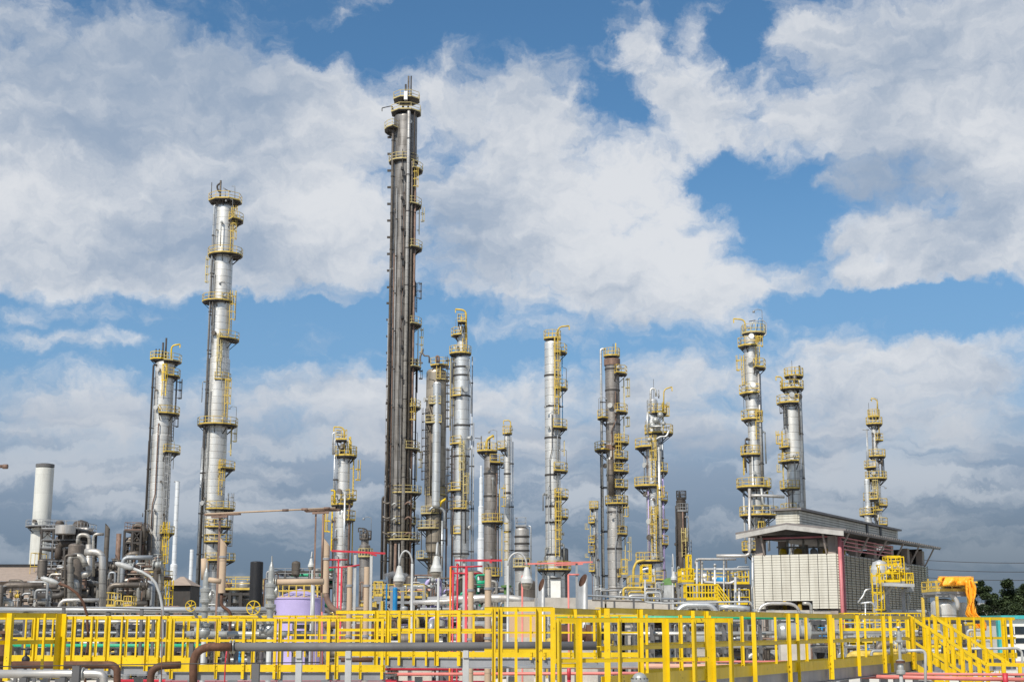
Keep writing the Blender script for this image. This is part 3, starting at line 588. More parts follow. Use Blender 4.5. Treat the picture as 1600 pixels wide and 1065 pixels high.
# T15 -------------------------------------------------------------
TW.append(t); t = Tower('distillation_tower', 'narrow silver column with round white gauges, its foot in a steel pipe frame', 160, 1177, 650, [(518, 640, 22.5), (640, 800, 18.5), (800, 990, 20)], 'silver')
t.plat(522, 1160, 1195.5, full=True, yel='yellowpale')
t.plats([(542, 1153, 1179), (576, 1177, 1196.5), (616, 1155, 1183), (656, 1158, 1184), (711, 1158, 1189), (762, 1152, 1204), (806, 1157, 1215), (860, 1160, 1195)])
t.ladders([(1181.5, 528, 571), (1160, 556, 606, 'yellowfar'), (1182, 643, 688), (1160, 711, 742), (1201, 750, 776, 'yellow'), (1186, 815, 860)])
t.pipes([(1186, 581, 760, 3.4, 'silverwarm', 'o'), (1189.5, 585, 760, 1.8, 'pipegrey', 'o'), (1154.5, 763, 880, 3.2, 'lightgrey', 'o'), (1207, 760, 860, 2.2, 'steel', 'o'), (1176, 712, 880, 2.4, 'silver', 'o')])
t.davit([(1163, 520), (1163, 501), (1145, 499.5)], 2.4)
t.loops([([(1172, 516), (1174, 505), (1190, 503), (1195, 508), (1195, 525), (1190, 528)], 1.6, 'pipegrey'), ([(1180, 520), (1183, 500), (1187, 500), (1187, 520)], 1.2, 'blue'), ([(1168, 505), (1178, 503)], 1.3, 'darksteel')], yo=-1)
t.loops([([(1169.6, 776), (1190, 776), (1221, 778)], 5, 'silverwarm'), ([(1167, 765), (1167, 866), (1162, 869), (1116, 869)], 5, 'silverwarm'), ([(1185, 765), (1188, 790), (1196, 792)], 4, 'castgrey')], yo=-1.8, name='header_pipe')
for x, y in ((1168.5, 531.5), (1171, 606.5)):
    p = t.spot(x, y, 1.6); MB().cyl((p[0], p[1] + .3, Z(y, 160)), (p[0], p[1] - .15, Z(y, 160)), 4.1 * SC(y, 160), n=20).build('gauge', 'white', t.root)
# T16 -------------------------------------------------------------
TW.append(t); t = Tower('distillation_tower', 'silver column behind the shelter roof with three yellow crown platforms', 175, 1239.3, 700, [(600, 632, 17), (633, 715, 24.5), (715, 990, 23)], 'silver')
t.plats([(588.5, 1226, 1254.5), (608, 1220, 1255), (631, 1214, 1244), (700, 1218, 1228), (722, 1216.5, 1244), (764, 1219.6, 1251), (800, 1220.6, 1240)], yel='yellowfar')
t.ladders([(1222.5, 673, 718), (1224, 725, 762, 'yellowpale'), (1225, 636, 672, 'darksteel')])
t.pipes([(1252.5, 596, 850, 2.6, 'pipegrey'), (1256, 600, 850, 1.8, 'pipegrey', 'o'), (1250, 735, 850, 3, 'silverwarm', 'o'), (1232, 588, 602, 2.4, 'darksteel', 'o'), (1246, 588, 602, 2.4, 'darksteel', 'o'), (1239, 588, 600, 6, 'pipedark', 'o')])
t.davit([(1221, 608), (1220.5, 590), (1211, 589.5)], 2.2).stubs([(1237, 563, 588, .6, 'darksteel'), (1249, 571, 588, 3, 'darksteel'), (1242, 573, 588, 2, 'pipedark')])
p = t.spot(1232.6, 620, 1.2); MB().cyl((p[0], p[1] + .3, Z(620, 175)), (p[0], p[1] - .15, Z(620, 175)), 4.1 * SC(620, 175), n=20).build('gauge', 'lightgrey', t.root)
# T17 -------------------------------------------------------------
TW.append(t); t = Tower('distillation_tower', 'farthest right thin column in two sections with stacked yellow landings', 205, 1367, 700, [(651, 704, 9), (704, 750, 11), (750, 990, 12)], 'silver', n=20)
t.plats([(651, 1356.6, 1374), (663, 1354, 1378), (688.6, 1368, 1379.5), (713.4, 1358, 1383), (731, 1351, 1364), (748, 1353, 1385), (781, 1350, 1366), (790, 1371, 1387), (797.6, 1360, 1376), (805, 1344, 1359), (820, 1371, 1387)])
t.drum(1358, 748, 990, 9, 'silverblue', -.8).drum(1357.5, 790, 990, 11, 'silver', -1.0)
t.pipes([(1350.5, 671, 760, 1.6, 'pipegrey', 'o'), (1354, 671, 760, 1.4, 'pipegrey', 'o'), (1357, 671, 760, 1.4, 'steel', 'o'), (1382, 718, 746, 2, 'pipegrey', 'o'), (1377, 716, 746, 2.4, 'darksteel', 'o')])
t.loops([([(1348, 671), (1358, 671)], 1.6, 'steel')]).davit([(1369, 645), (1369, 625), (1360, 622.7)], 1.8).ladders([(1373, 664, 688), (1367, 750, 797, 'yellowpale')]).stubs([(1357, 629, 650, .6, 'darksteel')])
# T18 (x 536) -----------------------------------------------------
TW.append(t); t = Tower('distillation_tower', 'short silver column with a yellow gooseneck top, just left of the tallest column', 150, 536, 760, [(712, 779, 20), (779, 790, 14), (796, 990, 22.5)], 'silver')
t.plat(713, 523, 557).plat(789, 518, 551).plats([(690, 528, 545), (781, 548, 557), (813, 546, 555)])
t.ladders([(552, 718, 779), (518.5, 799, 860, 'yellow'), (547, 690, 712)])
t.pipes([(523, 700, 787, 2.4, 'silverblue', 'o'), (526, 712, 787, 1.8, 'steel', 'o'), (539.5, 769.5, 900, 3.4, 'silverblue', 'o'), (546, 785, 920, 3, 'rusty'), (550, 815, 920, 2, 'yellowfar', 'o')])
t.loops([([(523, 713), (523, 679), (537, 679), (538, 686)], 2.6, 'silverblue'), ([(525.5, 713), (526, 690), (534, 686)], 2.4, 'silver'), ([(520, 768), (526, 768), (526, 789)], 2.6, 'yellow')], yo=-1.6)
t.davit([(539, 700), (538.6, 668.5), (523, 668)], 2.4).stubs([(547, 682, 712, 4, 'yellowfar'), (535, 693, 712, 6, 'pipedark')])
# small dark tower x 570
TW.append(t); t = Tower('distillation_tower', 'small dark column with a bent davit, low between two tall columns', 175, 570, 860, [(832, 850, 12), (850, 990, 17)], 'brown', n=20, yel='yellowpale')
t.plat(842, 562, 580, yel='pipedark').plat(870, 560, 582, yel='yellowpale').davit([(576, 842), (575, 826), (561, 825)], 2, 'darksteel').stubs([(568, 826, 838, 3, 'pipedark'), (573, 828, 838, 3, 'black')])
# slim white stacks and the chimney -----------------------------
t = Tower('vent_stack', 'slim white stack rising between the first and second silver columns', 240, 275.5, 800, [(752, 880, 7), (880, 990, 11)], 'whiteclad', 'stack', dome=False, group='slim white stacks', n=16)
t.loops([([(272, 752), (279, 752)], 2, 'steel')])
t = Tower('vent_stack', 'short thin white stack left of the ringed silver column foot', 240, 298.5, 890, [(858, 990, 6)], 'whiteclad', 'stack', dome=False, group='slim white stacks', n=16)
t = Tower('chimney', 'broad white chimney with a black rim at the far left', 230, 66.5, 790, [(731, 830, 28), (830, 990, 30)], 'whitestack', 'chimney', dome=False, group=None, n=32)
R = 14.15 * SC(728, 230); MB().lathe([(R - .6, Z(725, 230)), (R, Z(725, 230)), (R, Z(729.5, 230)), (R - .6, Z(731.5, 230)), (R - .6, Z(724, 230))], 32).build('rim', 'greypipe', t.root)
t.plat(823, 42, 102, yel='steel', full=True)

for q in TW:
    if q is not None and q.root['category'] == 'tower': q.dress()
# ------------------------------------------------------------------ pixel-and-distance helpers for the plant between towers and walkway
def pts3(pts, D): return [W(p[0], p[1], p[2] if len(p) > 2 else D) for p in pts]
def pipe(name, label, pts, D, wd, mat, cat='pipe', group=None, bend=None, flanges=(), parent=None, n=12, legs=(), legmat='legsteel', label_only=None):
    P = pts3(pts, D); o = P[0].copy(); o.z = 0 if not parent else 0
    r = wd / 2 * SC(pts[0][1], D)
    mb = MB(); mb.rtube([p - o for p in P] if not parent else P, r, bend or r * 3, n=n)
    if parent: return mb.build(name, mat, parent)
    if not flanges and not legs:
        ob = mb.build(name, mat, None, o); return tag(ob, label, cat, group, 'thing')
    t = thing(name, label, cat, o, group=group); t['kind'] = 'thing'; mb.build('pipe_run', mat, t)
    for fx, fy in flanges:
        c = W(fx, fy, D) - o; i = min(range(len(P) - 1), key=lambda k: min((P[k] - o - c).length + (P[k + 1] - o - c).length - (P[k + 1] - P[k]).length, 1e9))
        d = (P[i + 1] - P[i]).normalized(); m = MB()
        for k in (-1, 1): m.cyl(c + d * (k * r * .35 - r * .15), c + d * (k * r * .35 + r * .15), r * 1.55, n=16)
        m.build('flange', 'castgrey', t)
    for lx in legs:
        c = W(lx, pts[0][1], D) - o; c.z = min(q.z for q in P) - r
        for i in range(len(P) - 1):
            xa, xb = sorted((P[i].x - o.x, P[i + 1].x - o.x))
            if xa - .01 <= c.x <= xb + .01 and xb - xa > .01: f_ = (c.x - (P[i].x - o.x)) / (P[i + 1].x - P[i].x); q = P[i].lerp(P[i + 1], f_); c.z = q.z - r; c.y = q.y - o.y; break
        m = MB(); m.bar((c.x, c.y, 0), (c.x, c.y, c.z), max(.1, r * .35)); m.box((c.x, c.y, c.z - .05), (r * 1.2, r * 2.2, .12)); m.build('support_leg', legmat, t)
    return t
def vessel(name, label, x, y0, y1, wd, D, mat, cat='vessel', group=None, dome=.35, rings=0, foot=True, legs=False):
    r = wd / 2 * SC((y0 + y1) / 2, D); z1 = Z(y0, D); z0 = Z(y1, D) if legs else 0; t = thing(name, label, cat, (W(x, (y0 + y1) / 2, D).x, D, 0), group=group)
    h = r * dome; pr = [(r * cos(a), z1 - h + h * sin(a)) for a in [pi / 2 * (1 - k / 7) for k in range(8)]]; pr[0] = (1e-7, z1)
    pr += [(r, z0 + (h if legs else 0))] + ([(r * .7, z0 + h * .3), (1e-7, z0)] if legs else [])
    MB().lathe(pr, 28).build('shell', mat, t)
    for k in range(rings):
        z = z0 + (z1 - h - z0) * (k + 1) / (rings + 1); MB().lathe([(r, z - .08), (r + .06, z - .08), (r + .06, z + .08), (r, z + .08)], 28).build('ring', 'darksteel', t)
    if legs:
        for a in (.8, 2.3, 3.9, 5.5): MB().bar((r * .9 * cos(a), r * .9 * sin(a), 0), (r * .9 * cos(a), r * .9 * sin(a), z0 + h + .2), .14).build('leg', 'steel', t)
    t['r'] = r; t['z1'] = z1; return t
def railbox(parent, x0, x1, y, D, depth, yel='yellowfar', h=1.1, off=0, floor=True, legs=False, post=1.2):
    "small rectangular landing from px x0 to x1 with floor at py y, in the parent's frame"
    o = parent.location; z = Z(y, D); a = W(x0, y, D).x - o.x; b = W(x1, y, D).x - o.x; y0 = D - o.y + off; y1 = y0 + depth
    f = MB(); f.box(((a + b) / 2, (y0 + y1) / 2, z - .07), (b - a, depth, .14))
    for k in range(2): f.box(((a + b) / 2, y0 + depth * (.05 + .9 * k), z - .22), (b - a, .1, .16))
    fl = f.build('platform', 'steel', parent); r = MB(); rail_on(r, [(a, y0, z), (b, y0, z), (b, y1, z), (a, y1, z)], h, closed=True, post=post); r.build('railing', yel, fl)
    if legs:
        for x, yy in ((a, y0), (b, y0), (b, y1), (a, y1)): MB().bar((x, yy, 0), (x, yy, z - .3), .16).build('leg', legs, parent)
    return fl
def frame3(name, label, x0, x1, D, depth, levels, mat='darksteel', cols=3, rails=(), brace=True, group='steel frames', cs=.25, yel='yellowfar', cat='steel frame', fill=0, seed=1, fmats=('pipeclad', 'pipedark', 'rusty', 'steel'), fillsize=(.08, .3)):
    "open steel pipe frame: columns, beams at each level, braces, small pipes and vessels inside"
    o = Vector((W((x0 + x1) / 2, 978, D).x, D, 0)); t = thing(name, label, cat, o, group=group); hw = (W(x1, 978, D).x - W(x0, 978, D).x) / 2
    zs = [Z(y, D) for y in levels]; top = max(zs); xs = [-hw + 2 * hw * k / (cols - 1) for k in range(cols)]
    for x in xs:
        for yy in (0, depth): MB().bar((x, yy, 0), (x, yy, top), cs).build('post', mat, t)
    for z in zs:
        m = MB()
        for yy in (0, depth): m.bar((-hw, yy, z - cs / 2), (hw, yy, z - cs / 2), cs * .8)
        for x in xs: m.bar((x, 0, z - cs / 2), (x, depth, z - cs / 2), cs * .7)
        m.build('beam', mat, t)
    if brace:
        zz = sorted(zs); zz = [0] + zz; m = MB()
        for a, b in zip(zz, zz[1:]):
            k = random.Random(seed + int(a * 10)).randrange(cols - 1); m.bar((xs[k], 0, a), (xs[k + 1], 0, b), cs * .45); m.bar((xs[k + 1], 0, a), (xs[k], 0, b), cs * .45)
        m.build('cross_brace', mat, t)
    for y in rails:
        z = Z(y, D); m = MB(); m.box((0, depth / 2, z + .02), (hw * 2, depth, .08)); f = m.build('platform', 'steel', t)
        r = MB(); rail_on(r, [(-hw, -.1, z), (hw, -.1, z), (hw, depth, z), (-hw, depth, z)], closed=True); r.build('railing', yel, f)
    rn = random.Random(seed)
    for k in range(fill):
        r = rn.uniform(*fillsize); z = rn.choice(zs + [rn.uniform(.5, top)]) + rn.uniform(.1, .9) - .2; yy = rn.uniform(0, depth); a = rn.uniform(-hw, hw * .6); b = min(hw * 1.15, a + rn.uniform(1, hw * 1.6)); q = rn.random()
        z2 = max(.3, z - rn.uniform(1, 4)); m = MB()
        if q < .45: m.rtube([(a, yy, z2), (a, yy, z), (b, yy, z), (b, yy + rn.uniform(-1, 1), z)], r, n=8)
        elif q < .75: m.rtube([(a, yy, 0), (a, yy, z), (a + rn.uniform(.5, 1.5), yy, z), (a + 1.5, yy, z2)], r, n=8)
        else: m.lathe([(1e-7, z + r * 2.2), (r * 1.6, z + r * 1.7), (r * 2, z + r), (r * 2, z - r * 4), (r * 1.4, z - r * 4.8), (1e-7, z - r * 5)], 14, (a, yy, 0)); m.cyl((a, yy, z - r * 5), (a, yy, z2 - 1), r * .4)
        m.build('pipe' if q < .75 else 'drum', rn.choice(fmats), t)
    return t
def cluster(name, label, x0, x1, y0, D, depth, n, mats, seed, size=(.06, .22), cat='pipework', group='pipework behind the walkway', valves=.4, base=True):
    "ground-standing piping: risers and cross runs with elbows, flanged valves"
    o = Vector((W((x0 + x1) / 2, 978, D).x, D, 0)); hw = (W(x1, 978, D).x - W(x0, 978, D).x) / 2; top = Z(y0, D); t = thing(name, label, cat, o, group=group); rn = random.Random(seed)
    for k in range(int(n * 1.5)):
        r = rn.uniform(*size) * (1 if k < n else .5); x = rn.uniform(-hw, hw); yy = rn.uniform(0, depth); z = top * rn.uniform(.35, 1); x2 = max(-hw, min(hw, x + rn.choice((-1, 1)) * rn.uniform(.8, hw * 1.2))); q = rn.random()
        if q < .4: P = [(x, yy, 0), (x, yy, z), (x2, yy, z), (x2, yy, max(0, z - rn.uniform(.6, 4)))]
        elif q < .7: P = [(x, yy, 0), (x, yy, z), (x2, yy, z), (x2, yy + rn.uniform(.5, 2), z), (x2, yy + 2, 0)]
        else: P = [(-hw, yy, z * .8), (x, yy, z * .8), (x, yy, z), (hw, yy, z)]
        m = rn.choice(mats); pp = MB().rtube(P, r, n=8).build('pipe', m, t)
        if rn.random() < valves:
            a, b = Vector(P[1]), Vector(P[2]); c = a.lerp(b, .5); d = (b - a).normalized()
            if d.length < .5: continue
            v = MB(); v.cyl(c - d * r * 1.6, c - d * r * 1.2, r * 1.7); v.cyl(c + d * r * 1.2, c + d * r * 1.6, r * 1.7); v.ball(c, r * 1.45); v.cyl(c, c + Vector((0, 0, r * 4)), r * .35)
            ring = [c + Vector((cos(a_) * r * 1.6, sin(a_) * r * 1.6, r * 4)) for a_ in [2 * pi * i / 10 for i in range(11)]]; v.tube(ring, r * .2, 5)
            v.build('valve', rn.choice(('castgrey', 'lightgrey', 'blue', 'castgrey', 'yellowfar') if r < .13 else ('castgrey', 'pipedark')), pp)
    return t
def rack(name, label, x0, x1, D, depth, rows, cols, mat='legsteel', group='pipe racks', hy=None):
    "long pipe rack; rows = [(py, [(dy m, wpx, mat)...])]"
    o = Vector((W(x0, 978, D).x, D, 0)); ln = W(x1, 978, D).x - o.x; t = thing(name, label, 'pipe rack', o, group=group); zs = [Z(r[0], D) for r in rows]
    for k in range(cols):
        x = ln * k / (cols - 1)
        for yy in (0, depth): MB().bar((x, yy, 0), (x, yy, max(zs)), .15).build('post', mat, t)
        for z in zs: MB().bar((x, -.3, z - .14), (x, depth + .3, z - .14), .12, .18).build('beam', mat, t)
    for (py, pp), z in zip(rows, zs):
        for yy, wd, m in pp:
            r = wd / 2 * SC(py, D); MB().tube([(-1, yy, z + r), (ln / 2, yy, z + r), (ln + 1, yy, z + r)], r, 12).build('pipe', m, t)
    return t
# ------------------------------------------------------------------ far left
b = thing('shed', 'long low brown shed with a dark roof edge at the far left horizon', 'shed', (W(-60, 905, 170).x, 170, 0)); ln = W(48, 905, 170).x - b.location.x
MB().box((ln / 2, 10, Z(908, 170) / 2), (ln, 20, Z(908, 170))).build('wall', 'rooftan', b)
z = Z(908, 170); mb = MB(); mb.add([(-1, -1, z + .01), (ln + 1, -1, z + .01), (ln + 1, 9, Z(880, 170)), (-1, 9, Z(880, 170)), (-1, 21, z + .01), (ln + 1, 21, z + .01)], [(0, 1, 2, 3), (3, 2, 5, 4)]); mb.build('roof', 'rooftan', b)
MB().box((ln / 2, 9, Z(880, 170)), (ln + 2, .8, .6)).build('ridge_vent', 'black', b)
f = frame3('pipe_structure', 'dark crowded process frame of many floors in front of the white chimney', 56, 112, 175, 8, (826, 842, 856, 872, 889, 906, 925), rails=(826, 856, 889, 925), cols=4, yel='steel', fill=30, seed=3, fillsize=(.15, .55), fmats=('pipedark', 'rusty', 'pipedark', 'silverwarm', 'darkclad'))
railbox(f, 46, 58, 905, 174, 3, 'yellowfar', h=3.2); MB().lathe([(1e-7, Z(820, 175)), (1.2, Z(822, 175)), (1.2, Z(835, 175)), (1e-7, Z(836, 175))], 20, (1, -1, 0)).build('drum', 'silverwarm', f)
f = frame3('pipe_structure', 'rusty latticed process frame topped by a flat landing, left of the leaning silver column', 187, 213, 185, 5, (828, 846, 866, 890, 915), mat='darksteel', rails=(828,), cols=3, yel='rusty', fill=16, seed=8, fillsize=(.12, .4), fmats=('rusty', 'pipedark', 'pipedark'))
for k in range(5): x = -2.2 + k * 1.0; MB().cyl((x, 1.5, 0), (x, 1.5, Z(832 + k % 2 * 6, 185)), .33).build('riser', ('rusty', 'pipedark', 'silverwarm')[k % 3], f)
MB().cyl((.9, 1, 20), (.9, 1, Z(800, 185)), .06).build('aerial', 'darksteel', f)
v = vessel('process_vessel', 'domed brown vessel among fat looping pipes', 118, 848, 900, 24, 120, 'brownsteel', group='vessels at the far left')
v = vessel('process_vessel', 'dark round-bottomed vessel below the chimney beside a yellow ladder cage', 66, 873, 905, 15, 130, 'pipedark', group='vessels at the far left', legs=True)
G = 'fat looping pipes at the far left'
pipe('looping_pipe', 'fat silver pipe arching over from the ground beside the brown vessel', [(110, 960), (110, 868), (128, 868), (134, 884)], 105, 9.5, 'pipeclad', group=G, bend=1.0)
pipe('looping_pipe', 'fat stained pipe with a hooked foot between the silver arches', [(128, 898), (139, 896), (139, 850)], 106, 10, 'silverwarm', group=G, bend=.8)
pipe('looping_pipe', 'fattest pipe bending down from behind the vent to the ground', [(133, 862), (160, 862), (160, 965)], 104, 11, 'silverwarm', group=G, bend=1.2)
pipe('looping_pipe', 'grey arch pipe leaping over the top of the brown vessel', [(122, 850), (122, 835), (140, 835), (140, 870)], 110, 6.5, 'pipeclad', group=G, bend=.9)
pipe('looping_pipe', 'thin bright arch pipe behind the slanted vent stack', [(146, 900), (146, 834), (162, 834)], 112, 4.5, 'pipeclad', group=G)
pipe('looping_pipe', 'slim pipe standing left of the silver arch with a bent top', [(102, 962), (102, 867), (120, 867)], 103, 4, 'pipedark', group=G)
pipe('low_pipe', 'horizontal stained pipe with a bent end lying before the fat arches', [(91, 965), (93, 937), (155, 937)], 98, 6, 'silverwarm', legs=(120, 150), bend=.9)
mb = MB(); o = W(165, 880, 108); o.z = 0; r = 3.9 * SC(850, 108); zt = Z(817, 108); zb = Z(826, 108); n = 20
mb.add([(r * cos(2 * pi * k / n), r * sin(2 * pi * k / n), zz if zz == 0 else (zt + zb) / 2 - (zt - zb) / 2 * cos(2 * pi * k / n)) for zz in (0, 1) for k in range(n)], [(k, (k + 1) % n, n + (k + 1) % n, n + k) for k in range(n)], True)
tag(mb.build('vent_stack', 'pipedark', None, o), 'dark vent stack cut off at a slant above the looping pipes', 'stack')
cluster('piping_bundle', 'tangle of grey upright pipes at the far left edge under the shed', -8, 55, 900, 95, 5, 30, ('pipeclad', 'pipedark', 'darkclad', 'brownsteel', 'steel'), 11, (.08, .22))
cluster('piping_bundle', 'dark dense pipes between the chimney frame and the fat arches', 50, 106, 878, 118, 8, 34, ('pipedark', 'rusty', 'pipeclad', 'darksteel'), 12, (.1, .35))
cluster('piping_bundle', 'dark pipes behind the slanted vent reaching to the rusty frame', 160, 225, 868, 125, 8, 34, ('pipedark', 'rusty', 'pipeclad', 'pipegrey'), 13, (.1, .3))
cluster('piping_bundle', 'dark pipework standing in for shade in the gap behind the fat arches', 100, 175, 880, 135, 6, 46, ('darkclad', 'pipedark', 'darksteel', 'black'), 14, (.2, .55))  # near-black pipe colours give the gap behind the arches its shade
v = vessel('drum', 'upright silver drum under a yellow landing before the leaning column', 222.5, 912, 1000, 29, 150, 'silverwarm', group='drums with landings'); railbox(v, 208, 244, 909, 150, 3, 'yellowfar', off=-1.2, legs='lightgrey')
MB().rtube([(1.3, -.7, Z(925, 150)), (2.0, -1, Z(930, 150)), (1.9, -1, Z(944, 150)), (1.0, -1.2, Z(955, 150))], .2).build('nozzle_pipe', 'castgrey', v)
b = thing('hut', 'small hut with a pale hipped roof right of the leaning column', 'hut', (W(281, 912, 140).x, 140, 0)); hw = 19 * SC(910, 140); zr = Z(914, 140)
MB().box((0, 2.2, zr / 2), (hw * 1.7, 4, zr)).build('wall', 'darksteel', b); mb = MB(); mb.add([(-hw, -.3, zr), (hw, -.3, zr), (hw, 4.7, zr), (-hw, 4.7, zr), (-hw * .4, 2.2, Z(899, 140)), (-hw * .1, 2.2, Z(899, 140))], [(0, 1, 5, 4), (1, 2, 5), (2, 3, 4, 5), (3, 0, 4), (3, 2, 1, 0)]); mb.build('roof', 'rooftan', b)
s = thing('ladder_cage', 'yellow caged ladder standing beside the hut wall', 'ladder', (W(265, 940, 130).x, 130, 0)); ladder(s, 0, 0, 1, Z(906, 130), -pi / 2, 'yellow')
s = thing('service_platform', 'small yellow railed landing low between the fat pipe and the upright drum', 'platform', (W(171, 950, 116).x, 116, 0), group='yellow service landings'); railbox(s, 163, 178, 947, 116, 2, 'yellowfar', legs='yellowfar', post=.8)
s = thing('service_platform', 'tiny yellow landing right beside the upright drum foot', 'platform', (W(199, 950, 112).x, 112, 0), group='yellow service landings'); railbox(s, 193, 205, 947, 112, 1.4, 'yellowfar', legs='yellowfar', post=.7, h=.8)
pipe('bent_pipe', 'yellow inverted-U pipe between the two small yellow landings', [(180, 960), (180, 938), (193, 938), (193, 960)], 78, 2.2, 'yellowfar')
# ------------------------------------------------------------------ left middle
vessel('storage_drum', 'black upright drum with a rough top between silver relief valves', 400, 876, 960, 20, 110, 'black', dome=.2, group='dark drums')
for i, (x0, x1, y0, D, n, ms, lb) in enumerate(((0, 60, 905, 150, 26, ('pipedark', 'steel', 'brownsteel'), 'dense dark riser pipes beneath the brown shed'), (56, 110, 880, 160, 30, ('darkclad', 'pipedark', 'steel'), 'dense dark riser pipes inside the chimney frame foot'), (168, 232, 862, 165, 34, ('brownsteel', 'pipedark', 'pipeclad', 'rusty'), 'thin rusty riser pipes around the latticed frame'), (300, 345, 915, 130, 16, ('steel', 'castgrey', 'pipeclad'), 'thin pipes about the foot of the ringed silver column'), (560, 600, 905, 150, 18, ('brownsteel', 'rusty', 'steel'), 'rusty thin pipes under the small dark column'), (655, 705, 900, 150, 22, ('darkclad', 'steel', 'pipedark'), 'dark thin pipes round the tan column foot'), (740, 800, 905, 140, 22, ('steel', 'pipedark', 'pipeclad'), 'thin steel pipes round the brown column foot'), (930, 990, 915, 140, 22, ('steel', 'pipeclad', 'pipedark'), 'thin pipes round the brown-topped column foot'), (1140, 1175, 880, 130, 20, ('steel', 'darkclad', 'lightgrey'), 'dark thin pipes behind the shelter front-left corner'))):
    cluster('piping_bundle', lb, x0, x1, y0, D, 5, n, ms, 300 + i, (.06, .2), group='distant thin pipework')
cluster('piping_bundle', 'thin rusty pipes and ladders clinging right of the black drum', 408, 424, 880, 112, 2, 9, ('yellowpale', 'rusty', 'steel'), 15, (.05, .12))
f = frame3('pipe_structure', 'long low dark rack with green pipes across the gap behind the purple tank', 424, 520, 150, 6, (891, 902, 914), rails=(903,), cols=6, mat='darksteel', yel='steel', fill=22, seed=21, fmats=('green', 'pipedark', 'steel', 'pipeclad'), fillsize=(.12, .3))
f = frame3('pipe_structure', 'yellow-railed dark frame behind the tan exhaust pipes', 340, 392, 115, 5, (925, 948), rails=(921,), cols=4, fill=12, seed=22)
t = thing('purple_tank', 'wide purple tank with a yellow railing round its roof', 'tank', (W(468, 950, 80).x, 80, 0)); r = 39 * SC(950, 80); z1 = Z(933, 80)
MB().lathe([(1e-7, z1 + .5), (r * .98, z1), (r, z1 - .01), (r, 0)], 48).build('shell', 'purple', t); MB().lathe([(r, z1 - .08), (r + .05, z1 - .08), (r + .05, z1), (r, z1)], 48).build('rim', 'purple', t)
m = MB(); rail_on(m, [(r * .97 * cos(a), r * .97 * sin(a), z1) for a in [2 * pi * k / 20 for k in range(20)]], closed=True, post=.9, h=.7, toe=.04); m.build('railing', 'yellowfar', t)
m = MB(); m.box((-r * .88, -r * .55, z1 - .8), (.06, .06, .25)); m.box((-r * .88, -r * .55, z1 - .8), (.25, .06, .06)); m.build('stencil', 'darksteel', t)
f = frame3('pipe_structure', 'colourful valve frame with yellow landings left of the street lamp', 578, 662, 110, 6, (915, 938, 955), rails=(934,), cols=6, mat='steel', fill=26, seed=31, fmats=('rusty', 'castgrey', 'yellowfar', 'salmon', 'pipedark', 'steel'), fillsize=(.06, .16))
vessel('filter_vessel', 'bright blue upright vessel beside the street lamp', 617, 917, 985, 7.6, 100, 'blue', dome=.5, group='blue vessels'); vessel('filter_vessel', 'slim blue pipe-like vessel left of the bright blue one', 603.5, 912, 985, 2.6, 100, 'blue', dome=.5, group='blue vessels')
s = thing('service_platform', 'square yellow pulpit on two legs left of the blue vessel', 'platform', (W(590, 930, 95).x, 95, 0), group='yellow service landings'); railbox(s, 584, 597, 931, 95, 1.2, 'yellowfar', h=.95, legs='yellowfar', post=.3)
pipe('header_pipe', 'big horizontal silver pipe running behind the tan columns', [(668, 938), (760, 934), (792, 934), (835, 940)], 85, 12.5, 'silverwarm', legs=(690, 745, 800), bend=3)
pipe('header_pipe', 'thinner silver pipe leading into the big horizontal silver one', [(640, 941), (700, 939), (714, 936)], 83, 8, 'silverwarm', legs=(655,))
cluster('piping_bundle', 'dark valve bundle under the big silver pipe by the red pipe frame', 700, 760, 890, 110, 4, 18, ('pipedark', 'steel', 'pipeclad', 'green'), 41, (.08, .25))
cluster('piping_bundle', 'steel pipework between the lamp post and the silver vessel foot', 642, 700, 895, 120, 5, 18, ('rusty', 'steel', 'pipeclad', 'purple'), 42, (.06, .2))
vessel('process_vessel', 'dark wide vessel shoulder below the looping-pipe vessel', 825, 905, 970, 30, 120, 'pipedark', group='vessels between the columns', dome=.5)
s = thing('service_platform', 'green drum-top landing left of the stubby exhaust pipes', 'platform', (W(791, 915, 120).x, 120, 0), group='yellow service landings'); MB().lathe([(1e-7, Z(913, 120)), (.45, Z(914, 120)), (.45, Z(917, 120)), (.2, Z(918, 120)), (.2, 0)], 16).build('drum', 'greenroof', s)
for (x0, x1, y0, D, lb) in ((788, 835, 939, 78, 'left of the stubby exhaust pipes'), (836, 912, 933, 82, 'under the door-panel column'), (913, 945, 936, 76, 'right of the second exhaust pipe'), (948, 985, 936, 76, 'below the brown-topped column'), (985, 1050, 940, 80, 'below the purple-piped column')):
    t = thing('concrete_plinth', 'pale concrete plinth ' + lb, 'plinth', (W((x0 + x1) / 2, 960, D).x, D, 0), group='concrete plinths'); hw = (x1 - x0) / 2 * SC(960, D); z = Z(y0, D)
    MB().box((0, 1.5, z - .5), (hw * 2, 3, 1.0)).build('slab', 'concrete', t)
    for k in range(3): MB().box((-hw * .8 + hw * .8 * k, 1.5, (z - 1) / 2), (.28, 2.4, z - 1)).build('pier', 'concrete', t)
